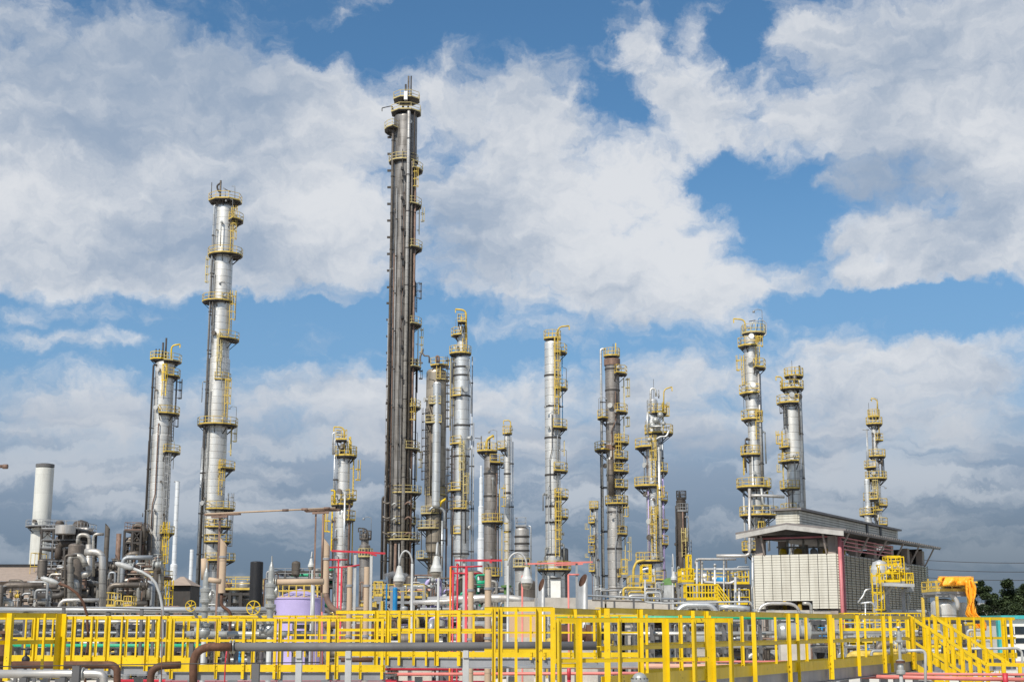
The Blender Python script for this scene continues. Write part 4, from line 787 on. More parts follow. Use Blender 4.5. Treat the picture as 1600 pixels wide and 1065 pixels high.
# stubby slanted exhausts
for x, y, D, lb, wd in ((846, 903, 60, 'stubby grey exhaust with a slanted black mouth, by the door-panel column', 11), (911, 896, 60, 'taller stubby exhaust with a slanted black mouth left of the brown-topped column', 15)):
    t = thing('exhaust_pipe', lb, 'exhaust', (W(x, 940, D).x, D, 0), group='stubby slanted exhausts'); r = wd / 2 * SC(940, D); n = 24; zt = Z(y, D); zb = Z(y + 20, D)
    def rim(k, rr): a = 2 * pi * k / n; return (rr * cos(a), rr * sin(a), (zt + zb) / 2 + (zt - zb) / 2 * cos(a - .9))
    mb = MB(); mb.add([(r * cos(2 * pi * k / n), r * sin(2 * pi * k / n), 0) for k in range(n)] + [rim(k, r) for k in range(n)] + [rim(k, r * .86) for k in range(n)], [(k, (k + 1) % n, n + (k + 1) % n, n + k) for k in range(n)] + [(n + k, n + (k + 1) % n, 2 * n + (k + 1) % n, 2 * n + k) for k in range(n)], True); mb.build('shell', 'steel', t)
    mb = MB(); mb.add([(r * .86 * cos(2 * pi * k / n), r * .86 * sin(2 * pi * k / n), zb - 1) for k in range(n)] + [rim(k, r * .86) for k in range(n)], [(n + k, n + (k + 1) % n, (k + 1) % n, k) for k in range(n)] + [tuple(range(n))], True); mb.build('mouth', 'rust', t)
# red and pink sprinkler frames ------------------------------------
def redframe(label, D, mat, beam, bars, ups, posts=(), pm='lightgrey', orange=()):
    t = thing('sprinkler_frame', label, 'pipe frame', (W(beam[0], 930, D).x, D, 0), group='red sprinkler frames'); o = t.location
    def P(x, y, d=0): return W(x, y, D) - Vector(o) + Vector((0, d, 0))
    z0 = P(beam[0], beam[1]); z1 = P(beam[2], beam[3]); MB().bar(z0, z1, .06, .055).build('header', mat, t); MB().bar(z0 + Vector((1, .5, -.02)), z1 + Vector((-.3, .5, -.04)), .06, .05).build('header', mat, t)
    for b_ in bars: MB().rtube([P(*q) for q in b_], .026 * D / 45).build('cross_pipe', mat, t)
    for x, y0 in ups:
        p = P(x, y0); MB().cyl((p.x, 0, 0), (p.x, 0, p.z), .028 * D / 45).build('riser', 'orange' if x in orange else mat, t)
    for x, y0 in posts:
        p = P(x, y0); MB().box((p.x, .06, p.z / 2), (.075, .075, p.z)).build('post', pm, t)
    return t
redframe('red pipe frame under a red beam between the tan exhaust and the tall dark column', 42, 'red', (518, 860, 602, 864), ([(514, 874), (543, 874)], [(514, 886), (545, 885), (562, 882)]), ((529, 874), (534, 886)), ((580, 868), (555, 864)))
redframe('crimson pipe frame with one orange riser, before the short brown column', 42, 'red', (711, 875, 784, 875), ([(703, 885), (728, 885)], [(706, 895), (754, 895)], [(728, 885), (754, 884)]), ((704, 885), (708, 890), (715, 880), (728, 884), (729.5, 884)), ((725, 876),), orange=(704,))
redframe('long salmon sprinkler line on two grey posts, centre right', 48, 'pink', (820, 880.5, 926, 877.5), ([(888, 897), (905, 897)], [(816, 899), (824, 899)]), ((816, 899), (888, 897)), ((838, 881), (901, 879)), pm='steel')
# ------------------------------------------------------------------ tan exhaust columns and the long gantry bar
TG = 'tan insulated pipes'
def tanpipe(label, x, y0, y1, wd, D, cut=False, mat='taninsul', straps=3, foot=0):
    t = thing('insulated_pipe', label, 'pipe', (W(x, 960, D).x, D, 0), group=TG); r = wd / 2 * SC(940, D); z1 = Z(y0, D); z0 = Z(y1, D) if foot else 0; n = 20; mb = MB()
    top = [(r * cos(2 * pi * k / n), r * sin(2 * pi * k / n), z1 - (r * 1.4 * (1 + cos(2 * pi * k / n)) if cut else 0)) for k in range(n)]
    mb.add([(r * cos(2 * pi * k / n), r * sin(2 * pi * k / n), z0) for k in range(n)] + top, [(k, (k + 1) % n, n + (k + 1) % n, n + k) for k in range(n)], True)
    if not cut: mb.add(top, [tuple(range(n))])
    mb.build('insulation', mat, t)
    if cut: MB().add([(x_ * .9, y_ * .9, z_ - .06) for x_, y_, z_ in top], [tuple(range(n))]).build('mouth', 'black', t)
    for k in range(straps):
        z = z1 - (z1 - 3) * (k + .4) / (straps + .5); MB().lathe([(r + .002, z), (r + .02, z), (r + .02, z + .06), (r + .002, z + .06)], n).build('strap', 'greysteel', t)
    return t, r
t, r = tanpipe('tan exhaust pipe cut open on top, before the ringed silver column', 345, 838, 926, 11, 45, cut=True, foot=1); MB().rtube([(0, 0, Z(926, 45)), (0, 0, Z(946, 45)), (.3, 0, Z(955, 45)), (.3, 0, 0)], .05).build('drain', 'rust', t)
t, r = tanpipe('tall tan exhaust pipe with a cut top and a rusty bent foot', 508, 840, 926, 9.5, 42, cut=True, foot=1); MB().rtube([(0, 0, Z(926, 42)), (.05, 0, Z(938, 42)), (.22, 0, Z(952, 42)), (.6, 0, Z(958, 42)), (.6, 0, 3)], .085).build('bent_foot', 'rusty', t)
MB().cyl((-.14, .1, Z(925, 42)), (-.14, .1, Z(803, 42)), .035).build('support_tube', 'rusty', t)
tanpipe('tan pipe left of the pair below the red beam', 545.5, 885, 1010, 8.5, 38); tanpipe('tan pipe right of the pair below the red beam', 572, 885, 1010, 9, 38)
tanpipe('tan pipe left of the pair behind the crimson frame', 735.5, 893, 1010, 9, 38); tanpipe('wider tan pipe right of the pair behind the crimson frame', 762.5, 890, 1010, 10.5, 38)
t = thing('gantry_bar', 'very long thin tan bar carried level between two rusty plates', 'gantry', (W(420, 978, 46).x, 46, 0)); o = Vector(t.location)
a, b = W(322, 802.5, 46) - o, W(524, 793, 46) - o; MB().cyl(a, b, .028).build('bar', 'taninsul', t)
for (xa, xb, y) in ((318, 372, 801), (475, 530, 795)):
    p, q = W(xa, y + 2, 46) - o, W(xb, y, 46) - o; MB().beam(p + Vector((0, .3, 0)), q + Vector((0, .3, 0)), (0, 1, 0), (0, 0, 1), .45, .05).build('plate', 'rusty', t); MB().beam(p + Vector((.3, -.2, -.1)), q + Vector((-.3, -.2, -.12)), (0, 1, 0), (0, 0, 1), .07, .07).build('edge_beam', 'rusty', t)
for x, y, wd in ((492.5, 797, .05), (505, 797, .05), (342, 803, .06)):
    p = W(x, y, 46) - o; MB().bar((p.x, .2, 0), (p.x, .2, p.z), wd).build('support_post', 'rusty', t)
for x in (446, 476, 511): p = a.lerp(b, (x - 322) / 202); MB().cyl(p - Vector((.1, 0, 0)), p + Vector((.1, 0, 0)), .042).build('coupling', 'rusty', t)
t = thing('jib_end', 'rusty jib tip poking in at the left edge of the sky', 'jib', (W(-30, 978, 60).x, 60, 0)); p, q = W(-30, 727, 60) - Vector(t.location), W(12, 728.5, 60) - Vector(t.location)
MB().cyl(p, q, .07).cyl(q - Vector((.2, 0, 0)), q, .1).build('tube', 'rusty', t); MB().bar((p.x, 0, 0), (p.x, 0, p.z + .3), .2).build('mast', 'rusty', t)
# ------------------------------------------------------------------ safety valves, handwheels
def lathe_h(mb, prof, c, d, n=18):
    "lathe about a horizontal axis d"
    c = Vector(c); d = Vector(d).normalized(); u, v = frame_at(d)
    for (r0, z0), (r1, z1) in zip(prof, prof[1:]):
        mb.add([c + d * z + (u * cos(2 * pi * k / n) + v * sin(2 * pi * k / n)) * r for r, z in ((r0, z0), (r1, z1)) for k in range(n)], [(k, (k + 1) % n, n + (k + 1) % n, n + k) for k in range(n)], True)
    return mb
def safety_valve(label, x, y0, D, k=1.0, out=1, wheel=None, ow=None):
    t = thing('relief_valve', label, 'valve', (W(x, 960, D).x, D, 0), group='silver relief valves'); s = SC(930, D) * k; zt = Z(y0, D)
    prof = [(0, 0), (1, 0), (1.2, 8), (3, 14), (4.2, 20), (4.6, 34), (5, 36), (8, 38), (8, 42), (7.2, 43), (7.2, 52), (8, 53), (8, 57), (5, 59), (4, 64), (7.5, 65), (7.5, 69), (5, 71), (4, 80), (4.3, 86), (8, 87), (8, 91), (5, 93)]
    MB().lathe([(max(1e-7, a * s), zt - b_ * s) for a, b_ in prof], 20).build('bonnet', 'castgrey', t); zb = zt - 93 * s
    MB().ball((0, 0, zb - 6 * s), 9 * s, 18, 12).build('body', 'castgrey', t); MB().cyl((0, 0, 0), (0, 0, zb - 8 * s), 3.6 * s).build('inlet_pipe', 'lightgrey', t)
    m = MB(); lathe_h(m, [(4.6 * s, 0), (4.6 * s, 7 * s), (8 * s, 7.2 * s), (8 * s, 9 * s), (0.01, 9 * s)], (0, 0, zt - 48 * s), (out, 0, 0)); m.build('outlet_flange', 'castgrey', t)
    m = MB(); lathe_h(m, [(5 * s, 0), (5 * s, 11 * s), (8 * s, 11.2 * s), (8 * s, 14 * s), (0.01, 14 * s)], (0, 0, zb - 6 * s), (-1, -.2, 0)); m.build('side_flange', 'castgrey', t)
    if wheel:
        wx, wy, wr = wheel; c = W(wx, wy, D - .5) - Vector(t.location); R = wr * SC(950, D); m = MB()
        ring = lambda RR: [c + Vector((cos(q) * RR, -.25 * cos(q) * RR * .3, sin(q) * RR)) for q in [2 * pi * i / 28 for i in range(29)]]
        m.tube(ring(R), R * .075, 8); m.cyl(c + Vector((0, -.05, 0)), c + Vector((0, .05, 0)), R * .2)
        for i in range(6): q = i * pi / 3 + .3; m.bar(c, c + Vector((cos(q) * R, -.075 * cos(q) * R, sin(q) * R)), R * .1)
        hw = m.build('handwheel', 'yellow', t); MB().bar(c + Vector((0, .02, 0)), Vector((0, 0, zb - 6 * s)), .05).build('stem_rod', 'castgrey', hw)
    return t
safety_valve('spired silver relief valve right of the black drum, with the full yellow handwheel', 422, 868, 34, 1.15, 1, (396, 949, 10.5))
safety_valve('silver relief valve in front of the ringed column foot, small yellow handwheel at its left', 320, 878, 34, 1.08, 1, (298, 946, 8))
pipe('insulated_pipe', 'horizontal tan pipe leading right from the spired relief valve', [(428, 909), (506, 908)], 34, 9.5, 'taninsul', group=TG, flanges=((430, 909),))
pipe('insulated_pipe', 'short tan stub from the relief valve to the cut tan exhaust', [(326, 905), (345, 908)], 34, 8, 'taninsul', group=TG)
pipe('insulated_pipe', 'upright tan pipe rising out of the left relief valve', [(319, 905), (319, 872)], 34.5, 10, 'taninsul', group=TG)
pipe('manifold_pipe', 'large silver manifold pipe lying under the relief valves behind the railing', [(292, 990), (430, 990), (448, 991)], 35, 9.5, 'castgrey', flanges=((320, 990), (422, 990)), legs=(300, 370, 440))
pipe('tank_fill_pipe', 'grey pipe standing before the purple tank', [(489, 1000), (489, 914)], 40, 5.5, 'lightgrey')
# ------------------------------------------------------------------ street lamps
def bell_lamp(label, x, yb, xl, yl, D, ytop, k=1.0, flip=False, side=None):
    "gooseneck street lamp: post at px x, arch up to ytop, bell head hanging at (xl, yl)"
    t = thing('street_lamp', label, 'street lamp', (W(x, 960, D).x, D, 0), group='gooseneck street lamps'); o = Vector(t.location); h = W(xl, yl, D) - o; zt = Z(ytop, D); zc = Z(ytop + 20, D)
    if side is not None: h.y = side
    MB().cyl((0, 0, 0), (0, 0, zc), .055, .04).build('post', 'lightgrey', t); mb = MB()
    A = Vector((0, 0, zc)); B = Vector((h.x, h.y, h.z + .05)); P = []
    for i in range(17):
        u = i / 16; q = pi * u; P.append(Vector(((A.x + B.x) / 2 + (A.x - B.x) / 2 * cos(q), h.y * u, A.z * (1 - u) + B.z * u + sin(q) * (zt - max(A.z, B.z) if u < .5 else zt - (A.z * (1 - u) + B.z * u)) * (1 if u < .5 else sin(q) ** .0))))
    mb.tube(P, .03, 8); mb.build('arm', 'lightgrey', t); s = SC(890, D) * k
    MB().lathe([(1e-7, h.z + 1 * s), (2.2 * s, h.z), (3 * s, h.z - 3 * s), (4.4 * s, h.z - 9 * s), (6 * s, h.z - 12 * s), (6.3 * s, h.z - 16 * s), (5.4 * s, h.z - 16.2 * s)], 20, (h.x, h.y, 0)).build('lamp_housing', 'lampwhite', t)
    MB().lathe([(5.4 * s, h.z - 16 * s), (5 * s, h.z - 19 * s), (3.4 * s, h.z - 22 * s), (1e-7, h.z - 22.6 * s)], 18, (h.x, h.y, 0)).build('glass', 'lens', t)
    return t
bell_lamp('street lamp with a round arch and white bell head, before the tallest column', 643, 960, 624, 884, 46, 860, k=1.45)
bell_lamp('street lamp seen end-on, its white bell hanging right in front of its post', 684.5, 960, 684.4, 871, 48, 849, side=-1.0, k=1.45)
bell_lamp('street lamp arching right over the stubby exhaust, left of the door-panel column', 793.5, 960, 823, 886, 46, 863, k=1.5)
bell_lamp('tiny far street lamp head beside the long horizontal tan pipe', 486, 960, 489, 873, 70, 862, k=.8, side=-.6)
t = bell_lamp('tiny far lamp spike with a bell foot left of the short blackened column', 1052, 960, 1051, 893, 95, 865, k=.8, side=-.6)
def cobra(label, x, D, pts, head, mat, hm):
    t = thing('street_lamp', label, 'street lamp', (W(x, 978, D).x, D, 0), group='flat-headed street lamps'); o = Vector(t.location); P = [q - o for q in pts3(pts, D)]
    MB().tube([Vector((0, 0, 0))] + [Vector((0, 0, P[0].z - .3))] + P, .035, 8).build('pole', mat, t); a, b = W(*head[0], D) - o, W(*head[1], D) - o; d = (b - a)
    m = MB(); m.tube([a, a + d * .15, a + d * .4, a + d * .8, b], [.03, .055, .075, .065, .03], 10); m.build('lamp_housing', hm, t)
cobra('flat-headed street lamp curving in pale grey before the upright drum', 254.5, 36, [(254, 1000), (254, 950), (250, 928), (243, 910), (234, 900), (222, 893), (209, 888)], ((209, 888), (180, 879)), 'lightgrey', 'lightgrey')
cobra('flat-headed street lamp on a dark rusty curved arm, far left', 138, 38, [(138, 1000), (136, 960), (130, 940), (120, 926), (106, 916), (92, 911)], ((92, 911), (64, 902)), 'rust', 'lightgrey')
# ------------------------------------------------------------------ right centre: pump structure
RC = 'pipework right of centre'
f = frame3('valve_platform', 'big valve frame with yellow railings left of the beige shelter', 1075, 1172, 100, 7, (912, 950), rails=(912, 944), cols=5, mat='darksteel', yel='yellow', fill=34, seed=51, fmats=('pipeclad', 'pipeclad', 'lightgrey', 'pipedark', 'blue', 'castgrey', 'silverwarm'), fillsize=(.08, .3), cat='valve frame')
s = thing('service_platform', 'bright yellow stair landing at the left end of the valve frame', 'platform', (W(1073, 930, 98).x, 98, 0), group='yellow service landings'); railbox(s, 1065, 1084, 909, 98, 2, 'yellow', legs='steel', post=.5, h=.9); railbox(s, 1075, 1081, 908, 98.3, 1, 'yellow', h=1.8, post=.3)
s = thing('stairway', 'yellow stair and landing with close bars before the dark valve frame', 'stair', (W(1100, 950, 88).x, 88, 0)); railbox(s, 1073, 1122, 937, 88, 1.4, 'yellow', post=.35, h=.95, legs='steel')
m = MB(); a = W(1122, 937, 88) - Vector(s.location); b = W(1142, 937, 88) - Vector(s.location); b.z = a.z - 1.1
for k in range(4):
    h_ = .24 * (k + 1); m.bar(a + Vector((0, 0, h_)), b + Vector((0, 0, h_)), .07)
m.bar(a, b, .1, .25); m.build('sloping_rail', 'yellow', s)
for k in range(6): q = a.lerp(b, (k + .5) / 6); MB().box((q.x, .7, q.z - .05), (.2, 1.3, .05)).build('step', 'steel', s)
GP = 'silver header pipes right of centre'
pipe('header_pipe', 'fat silver pipe arching down along the top of the yellow rail, with a blue clamp', [(1055, 962), (1066, 945), (1112, 945), (1122, 962)], 70, 9, 'bright', group=GP, bend=2.0)
pipe('header_pipe', 'fat silver pipe just left of the shelter, level with the handrail', [(1124, 948), (1150, 948), (1171, 951)], 68, 8.5, 'bright', group=GP, legs=(1135, 1165))
pipe('header_pipe', 'thin silver pipe with a rising loop, running towards the shelter corner', [(1008, 905), (1008, 940), (1040, 942), (1172, 939), (1177, 950)], 72, 3, 'lightgrey', group=GP, legs=(1060, 1120))
pipe('header_pipe', 'small inverted-U pipe rising from the thin looped silver pipe', [(1009, 938), (1009, 925), (1032, 925), (1033, 940)], 71, 3.2, 'lightgrey', group=GP)
pipe('header_pipe', 'dark straight pipe line before the concrete plinths', [(918, 930), (1072, 936)], 74, 3.6, 'pipegrey', group=GP, legs=(940, 990, 1045))
pipe('header_pipe', 'dark pipe pair line below the straight one on the plinths', [(925, 937), (1070, 941)], 75, 2.4, 'pipedark', group=GP, legs=(960, 1020))
pipe('header_pipe', 'riser pipe with an elbow hugging the left wall corner of the shelter', [(1100, 889), (1171, 889)], 97, 4.2, 'lightgrey', group=GP, legs=(1110, 1140))
pipe('header_pipe', 'curved silver header with two ends turned up amid the valve frame', [(1096, 906), (1100, 909), (1142, 911), (1150, 905)], 96, 4.6, 'silverwarm', group=GP, legs=(1120,))
pipe('header_pipe', 'tall pale pipe standing against the shelter front-left corner', [(1176, 870), (1176, 915), (1174, 920), (1174, 1000)], 100, 3.8, 'silverblue', group=GP)
for i, (x, y, wd) in enumerate(((1089, 872, 3.6), (1097, 876, 3.2), (1117, 880, 3.8), (1149, 895, 4), (1155, 918, 3.4), (1131, 871, 3))):
    pipe('standing_pipe', ('upright pipe with a flanged top, first of the valve frame risers', 'upright pipe just behind the first valve frame riser', 'thick pale riser in the middle of the valve frame', 'tall pale riser in front of the valve frame before the shelter', 'shorter riser close to the shelter wall', 'thin riser behind the middle of the valve frame')[i], [(x, 990), (x, y)], 95 - i, wd, ('lightgrey', 'pipeclad', 'bright', 'lightgrey', 'silverwarm', 'pipeclad')[i], group=RC, flanges=((x, y + 3),))
pipe('standing_pipe', 'long thin level pipe over the valve frame tops with drooping ends', [(1087, 884), (1087, 873), (1122, 873), (1150, 873)], 99, 3.4, 'silverwarm', group=RC, legs=(1095, 1135))
cluster('piping_bundle', 'yellow-grey valve tangle under the purple-piped column', 975, 1045, 908, 105, 6, 26, ('lightgrey', 'pipeclad', 'yellowfar', 'steel', 'purple'), 61, (.07, .2), group=RC)
s = thing('service_platform', 'yellow railed landings stacked around the purple-piped column foot', 'platform', (W(1010, 930, 112).x, 112, 0), group='yellow service landings'); railbox(s, 985, 1024, 921, 112, 3, 'yellowfar', legs='steel'); railbox(s, 1004, 1018, 908, 113, 2, 'yellow', post=.5, h=1.3, legs='yellowfar')
s = thing('service_platform', 'small yellow cage landing right of the brown-topped column', 'platform', (W(979, 895, 150).x, 150, 0), group='yellow service landings'); railbox(s, 972, 981, 897, 150, 1.5, 'yellowfar', h=1.6, legs='steel')
t = thing('storage_tank', 'low tank with a green domed lid left of the valve frame', 'tank', (W(1051, 920, 120).x, 120, 0), group='vessels right of centre'); z = Z(908, 120); MB().lathe([(1e-7, z + .35), (.6, z + .25), (.97, z - .1), (1.0, z - .3)], 24).build('lid', 'greenroof', t); MB().lathe([(.98, z - .3), (.98, 0)], 24).build('shell', 'lightgrey', t)
# ------------------------------------------------------------------ compressor shelter (plant grid is turned 30 degrees to the view)
SD = 110.0; ga = radians(30)
S = thing('compressor_shelter', 'beige board-clad open shelter with a ridge vent roof and dark louvred side', 'shelter', (W(1313, 978, SD).x, SD, 0), rz=pi / 2 - ga)
# local axes: +x recedes to the right along the long side, +y recedes to the left along the short front
def sh_z(py): return Z(py, SD)
def len_to(px, axis, off=0):
    "distance along a local axis from the near corner until it projects on pixel column px"
    ax = (sin(ga), cos(ga)); ay = (-cos(ga), sin(ga)); (dx, dy), (ox, oy) = (ax, ay) if axis == 'x' else (ay, ax)
    k = (px - 800) / F * 1.0; q = cp + sp * .05; k *= q; X0 = S.location.x + ox * off; Y0 = SD + oy * off
    return (k * Y0 - X0) / (dx - k * dy) if abs(dx - k * dy) > 1e-6 else 0
zeav0 = sh_z(838); LX = len_to(1447, 'x'); LY = len_to(1177, 'y'); zw = sh_z(864); zb = sh_z(950)
print('shelter', LX, LY, zw, zb)
ch = (zw - zb) / 21
fw = MB(); cut = sh_z(936)
for i in range(21):
    z0 = zb + i * ch; ya, yb = 0, LY
    segs = [(0, LY)] if z0 + ch > cut + .1 else [(0, len_to(1267, 'y')), (len_to(1193, 'y'), LY)]
    for ya, yb in segs: fw.add([(-.068, ya, z0 + .012), (-.068, yb, z0 + .012), (-.045, ya, z0 + ch - .005), (-.045, yb, z0 + ch - .005), (.05, ya, z0), (.05, yb, z0), (.05, ya, z0 + ch - .01), (.05, yb, z0 + ch - .01)], [(1, 0, 2, 3), (0, 1, 5, 4), (3, 2, 6, 7), (4, 5, 7, 6), (0, 4, 6, 2), (5, 1, 3, 7)])
fw.build('front_cladding', 'beige', S)
for k in range(10):
    y = .05 + (LY - .1) * k / 9; z1 = zw + .02; zz0 = cut if len_to(1267, 'y') < y < len_to(1193, 'y') else zb; MB().box((-.08, y, (zz0 + z1) / 2), (.03, .035, z1 - zz0)).build('joint_strip', 'darksteel', S)
sw = MB()
for i in range(21):
    z0 = zb + i * ch; sw.add([(.0, -.19, z0 + .03), (LX, -.19, z0 + .03), (.0, -.02, z0 + ch * .72), (LX, -.02, z0 + ch * .72), (.0, .04, z0), (LX, .04, z0), (.0, .04, z0 + ch * .72), (LX, .04, z0 + ch * .72)], [(0, 1, 3, 2), (1, 0, 4, 5), (2, 3, 7, 6), (5, 4, 6, 7), (4, 0, 2, 6), (1, 5, 7, 3)])
    sw.box((LX / 2, .10, z0 + ch * .86), (LX, .04, ch * .3))
sw.build('side_louvre', 'louvre', S)
for k in range(24):
    x = LX * (k + .5) / 24; MB().box((x, -.19, (zb + zw) / 2), (.05, .03, zw - zb)).build('joint_strip', 'darksteel', S)
MB().box((LX / 2, LY, (zb + zw) / 2), (LX, .2, zw - zb)).box((LX, LY / 2, (zb + zw) / 2), (.2, LY - .3, zw - zb)).build('rear_wall', 'louvre', S)
MB().box((LX - .02, LY / 2, (zw + zeav0) / 2), (.12, LY - .6, zeav0 - zw)).build('added_dark_screen', 'darksteel', S)  # dark sheet added to hide the sky and make the opening look shaded
MB().box((LX / 2, LY / 2, zb - .25), (LX - .3, LY - .3, .3)).build('deck', 'concrete', S)
# columns
ze = sh_z(836)
for k in range(6):
    x = .5 + (LX - 1) * k / 5
    for y in (.45, LY - .45): MB().box((x, y, ze / 2), (.75, .6, ze)).build('pier', 'colconc', S)
for k in range(1, 6):
    y = .45 + (LY - .9) * k / 6; 
    if k % 2: MB().box((LX - .4, y, ze / 2), (.5, .5, ze)).build('pier', 'colconc', S)
# roof
OH = .95; OF = 1.15; rx0 = -OF; rx1 = LX + 1.6; yr = LY * .53; zr = sh_z(821) + .2; zeav = sh_z(832) + .1
print('eave', zeav, 'ridge', zr)
roof = MB(); ya, yb = -OH, LY + OH
nc = 46
def roofz(y): return zeav + (zr - zeav) * (1 - abs(y - yr) / (yr - ya if y < yr else yb - yr))
for (p, q) in ((ya, yr), (yr, yb)):
    roof.add([(rx0, p, roofz(p)), (rx1, p, roofz(p)), (rx1, q, roofz(q)), (rx0, q, roofz(q)), (rx0, p, roofz(p) - .12), (rx1, p, roofz(p) - .12), (rx1, q, roofz(q) - .12), (rx0, q, roofz(q) - .12)], [(0, 1, 2, 3), (7, 6, 5, 4), (0, 4, 5, 1), (2, 6, 7, 3), (1, 5, 6, 2), (3, 7, 4, 0)])
R_ = roof.build('roof', 'roofing', S)
cor = MB()
for k in range(nc):
    x = rx0 + (rx1 - rx0) * (k + .5) / nc
    for (p, q) in ((ya - .12, yr), (yr, yb + .12)):
        cor.beam((x, p, roofz(max(ya, min(yb, p))) + .05), (x, q, roofz(max(ya, min(yb, q))) + .05), (1, 0, 0), Vector((0, -.1, 1)).normalized(), .34, .12)
cor.build('corrugation', 'roofing', R_)
fa = MB()
for (p, q) in ((ya, yr), (yr, yb)): fa.beam((rx0 - .04, p, roofz(p) - .24), (rx0 - .04, q, roofz(q) - .24), (1, 0, 0), (0, 0, 1), .08, .36)
fa.build('fascia', 'fascia', R_)
# ridge monitor
mx0 = -.9; my0 = yr - .95; my1 = yr + .85; mx1 = len_to(1403.5, 'x', my0); mz0 = roofz(my0) - .05; mz1 = sh_z(803) + .35
mw = MB(); mc = 6
for i in range(mc):
    z0 = mz0 + (mz1 - mz0) * i / mc; h = (mz1 - mz0) / mc
    mw.box(((mx0 + mx1) / 2, my0, z0 + h * .4), (mx1 - mx0, .12, h * .8)); mw.box(((mx0 + mx1) / 2, my1, z0 + h * .4), (mx1 - mx0, .12, h * .8)); mw.box((mx0, (my0 + my1) / 2, z0 + h * .44), (.12, my1 - my0 - .13, h * .88))
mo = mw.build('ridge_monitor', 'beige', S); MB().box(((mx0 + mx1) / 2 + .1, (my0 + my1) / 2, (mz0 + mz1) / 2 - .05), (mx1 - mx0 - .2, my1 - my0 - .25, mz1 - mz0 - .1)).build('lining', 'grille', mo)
MB().box(((mx0 + mx1) / 2, (my0 + my1) / 2, mz1 + .09), (mx1 - mx0 + .8, my1 - my0 + .7, .16)).build('monitor_roof', 'roofing', mo)
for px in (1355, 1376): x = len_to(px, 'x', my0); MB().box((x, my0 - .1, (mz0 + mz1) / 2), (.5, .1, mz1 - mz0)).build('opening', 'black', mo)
# eave struts, interior beams, machines seen through the opening
for k in range(6):
    x = .5 + (LX - 1) * k / 5; MB().bar((x, .1, ze - 1.5), (x, -OH + .1, zeav - .1), .12).build('eave_strut', 'colconc', S)
for y in (LY * .12, LY * .86): MB().bar((.1, y, ze - 1.6), (-OF + .3, y, zeav - .1), .12).build('eave_strut', 'colconc', S)
MB().bar((.3, .2, zeav - .35), (.3, LY - .2, zeav - .35), .12).build('crane_beam', 'downpink', S)
MB().box((.5, LY / 2, zeav - .3), (.3, LY - .5, .4)).box((LX - .5, LY / 2, zeav - .3), (.3, LY - .5, .4)).build('tie_beam', 'darksteel', S)
for i in range(4): MB().bar((.3, -.2, zw + .35 + i * .3), (LX * .55, -.2, zw + .35 + i * .28), .08).build('pipe', 'downpink', S)
for x, nm in ((-.22, 'downpipe'), (.45, 'downpipe')): MB().rtube([(x, -.30, zeav - .4 if x < 0 else zw + .9), (x, -.30, .2)], .15 if x < 0 else .11).build(nm, 'downpink', S)
rn = random.Random(5)
for k, (px, m, wd) in enumerate(((1208, 'yellow', .5), (1228, 'yellowfar', .6), (1250, 'lightgrey', .5), (1267, 'yellow', .55), (1286, 'yellow', .7))):
    t = thing('machine', 'machine with %s seen through the shelter opening, %s' % (('a yellow guard', 'a faded yellow hood', 'a pale cowl', 'a bright yellow top', 'the broadest yellow drum')[k], ('nearest the front-left pier', 'second along', 'in the middle', 'fourth along', 'nearest the pink pipe')[k]), 'machine', group='machines inside the shelter')
    p = S.matrix_basis @ Vector((4 + k * .6, len_to(px, 'y') * 1.0 + .6, 0)); t.location = (p.x, p.y, zb - .1); h = zw - zb
    MB().lathe([(1e-7, h + .85), (wd * .5, h + .75), (wd * .6, h + .55), (wd * .6, h + .2), (wd * .3, h), (wd * .3, 0)], 14).build('body', m, t); MB().cyl((wd * .8, 0, h + .4), (wd * .8, 0, h + 1.7), .09).cyl((-wd, 0, h + .9), (wd * 1.5, 0, h + .9), .07).build('pipe', 'castgrey', t)
# landing with valves on the long side
SDk = 96.0
s = thing('valve_skid', 'bright yellow caged landing on a slanting grey brace before the louvred wall', 'platform', (W(1400, 950, SDk).x, SDk, 0)); o = Vector(s.location)
railbox(s, 1375, 1406, 909, SDk, 2.4, 'yellow', post=.45, h=1.15); railbox(s, 1396, 1416, 907, SDk, 1.4, 'yellow', post=.7, h=1.6, off=.35); railbox(s, 1388, 1408, 882, SDk + 1, 1.2, 'yellow', post=.6, h=.6, off=.15); railbox(s, 1418, 1428, 916, SDk, 1.4, 'yellow', post=.4, h=.9, off=.1)
ladder(s, W(1369.5, 930, SDk).x - o.x, 0, Z(1000, SDk), Z(895, SDk), -pi / 2, 'yellow', cage=True)
MB().beam(W(1374, 913, SDk) - o, W(1422, 917, SDk) - o + Vector((0, 0, .1)), (0, 1, 0), (0, 0, 1), 2.2, .2).build('deck_beam', 'lightgrey', s)
MB().bar(W(1374, 938, SDk) - o, W(1396, 914, SDk) - o, .16).build('brace', 'lightgrey', s)
for x in (1376, 1395, 1420): p = W(x, 915, SDk) - o; MB().bar((p.x, 1.5, 0), (p.x, 1.5, p.z), .2).build('leg', 'greysteel', s)
p = W(1382, 893, SDk) - o; MB().lathe([(1e-7, p.z + .85), (.45, p.z + .7), (.62, p.z + .2), (.62, p.z - .8), (.3, p.z - 1.0)], 18, (p.x, 1.2, 0)).build('vessel', 'lightgrey', s)
for i in range(7):
    p = W(1388 + i * 5, 900 - (i * 7) % 15, SDk) - o; v = MB(); v.ball((p.x, .7, p.z), .16).cyl((p.x, .7, p.z - 1), (p.x, .7, p.z + .5), .06).cyl((p.x - .3, .7, p.z), (p.x + .3, .7, p.z), .1); v.build('valve', ('castgrey', 'yellow')[i % 2], s)
pipe('service_pipe', 'bent silver pipe with a slanted foot beside the yellow caged ladder', [(1345, 942), (1362, 940), (1366, 945), (1366, 1000)], 94, 3, 'bright', bend=.5, group='pipes along the shelter')
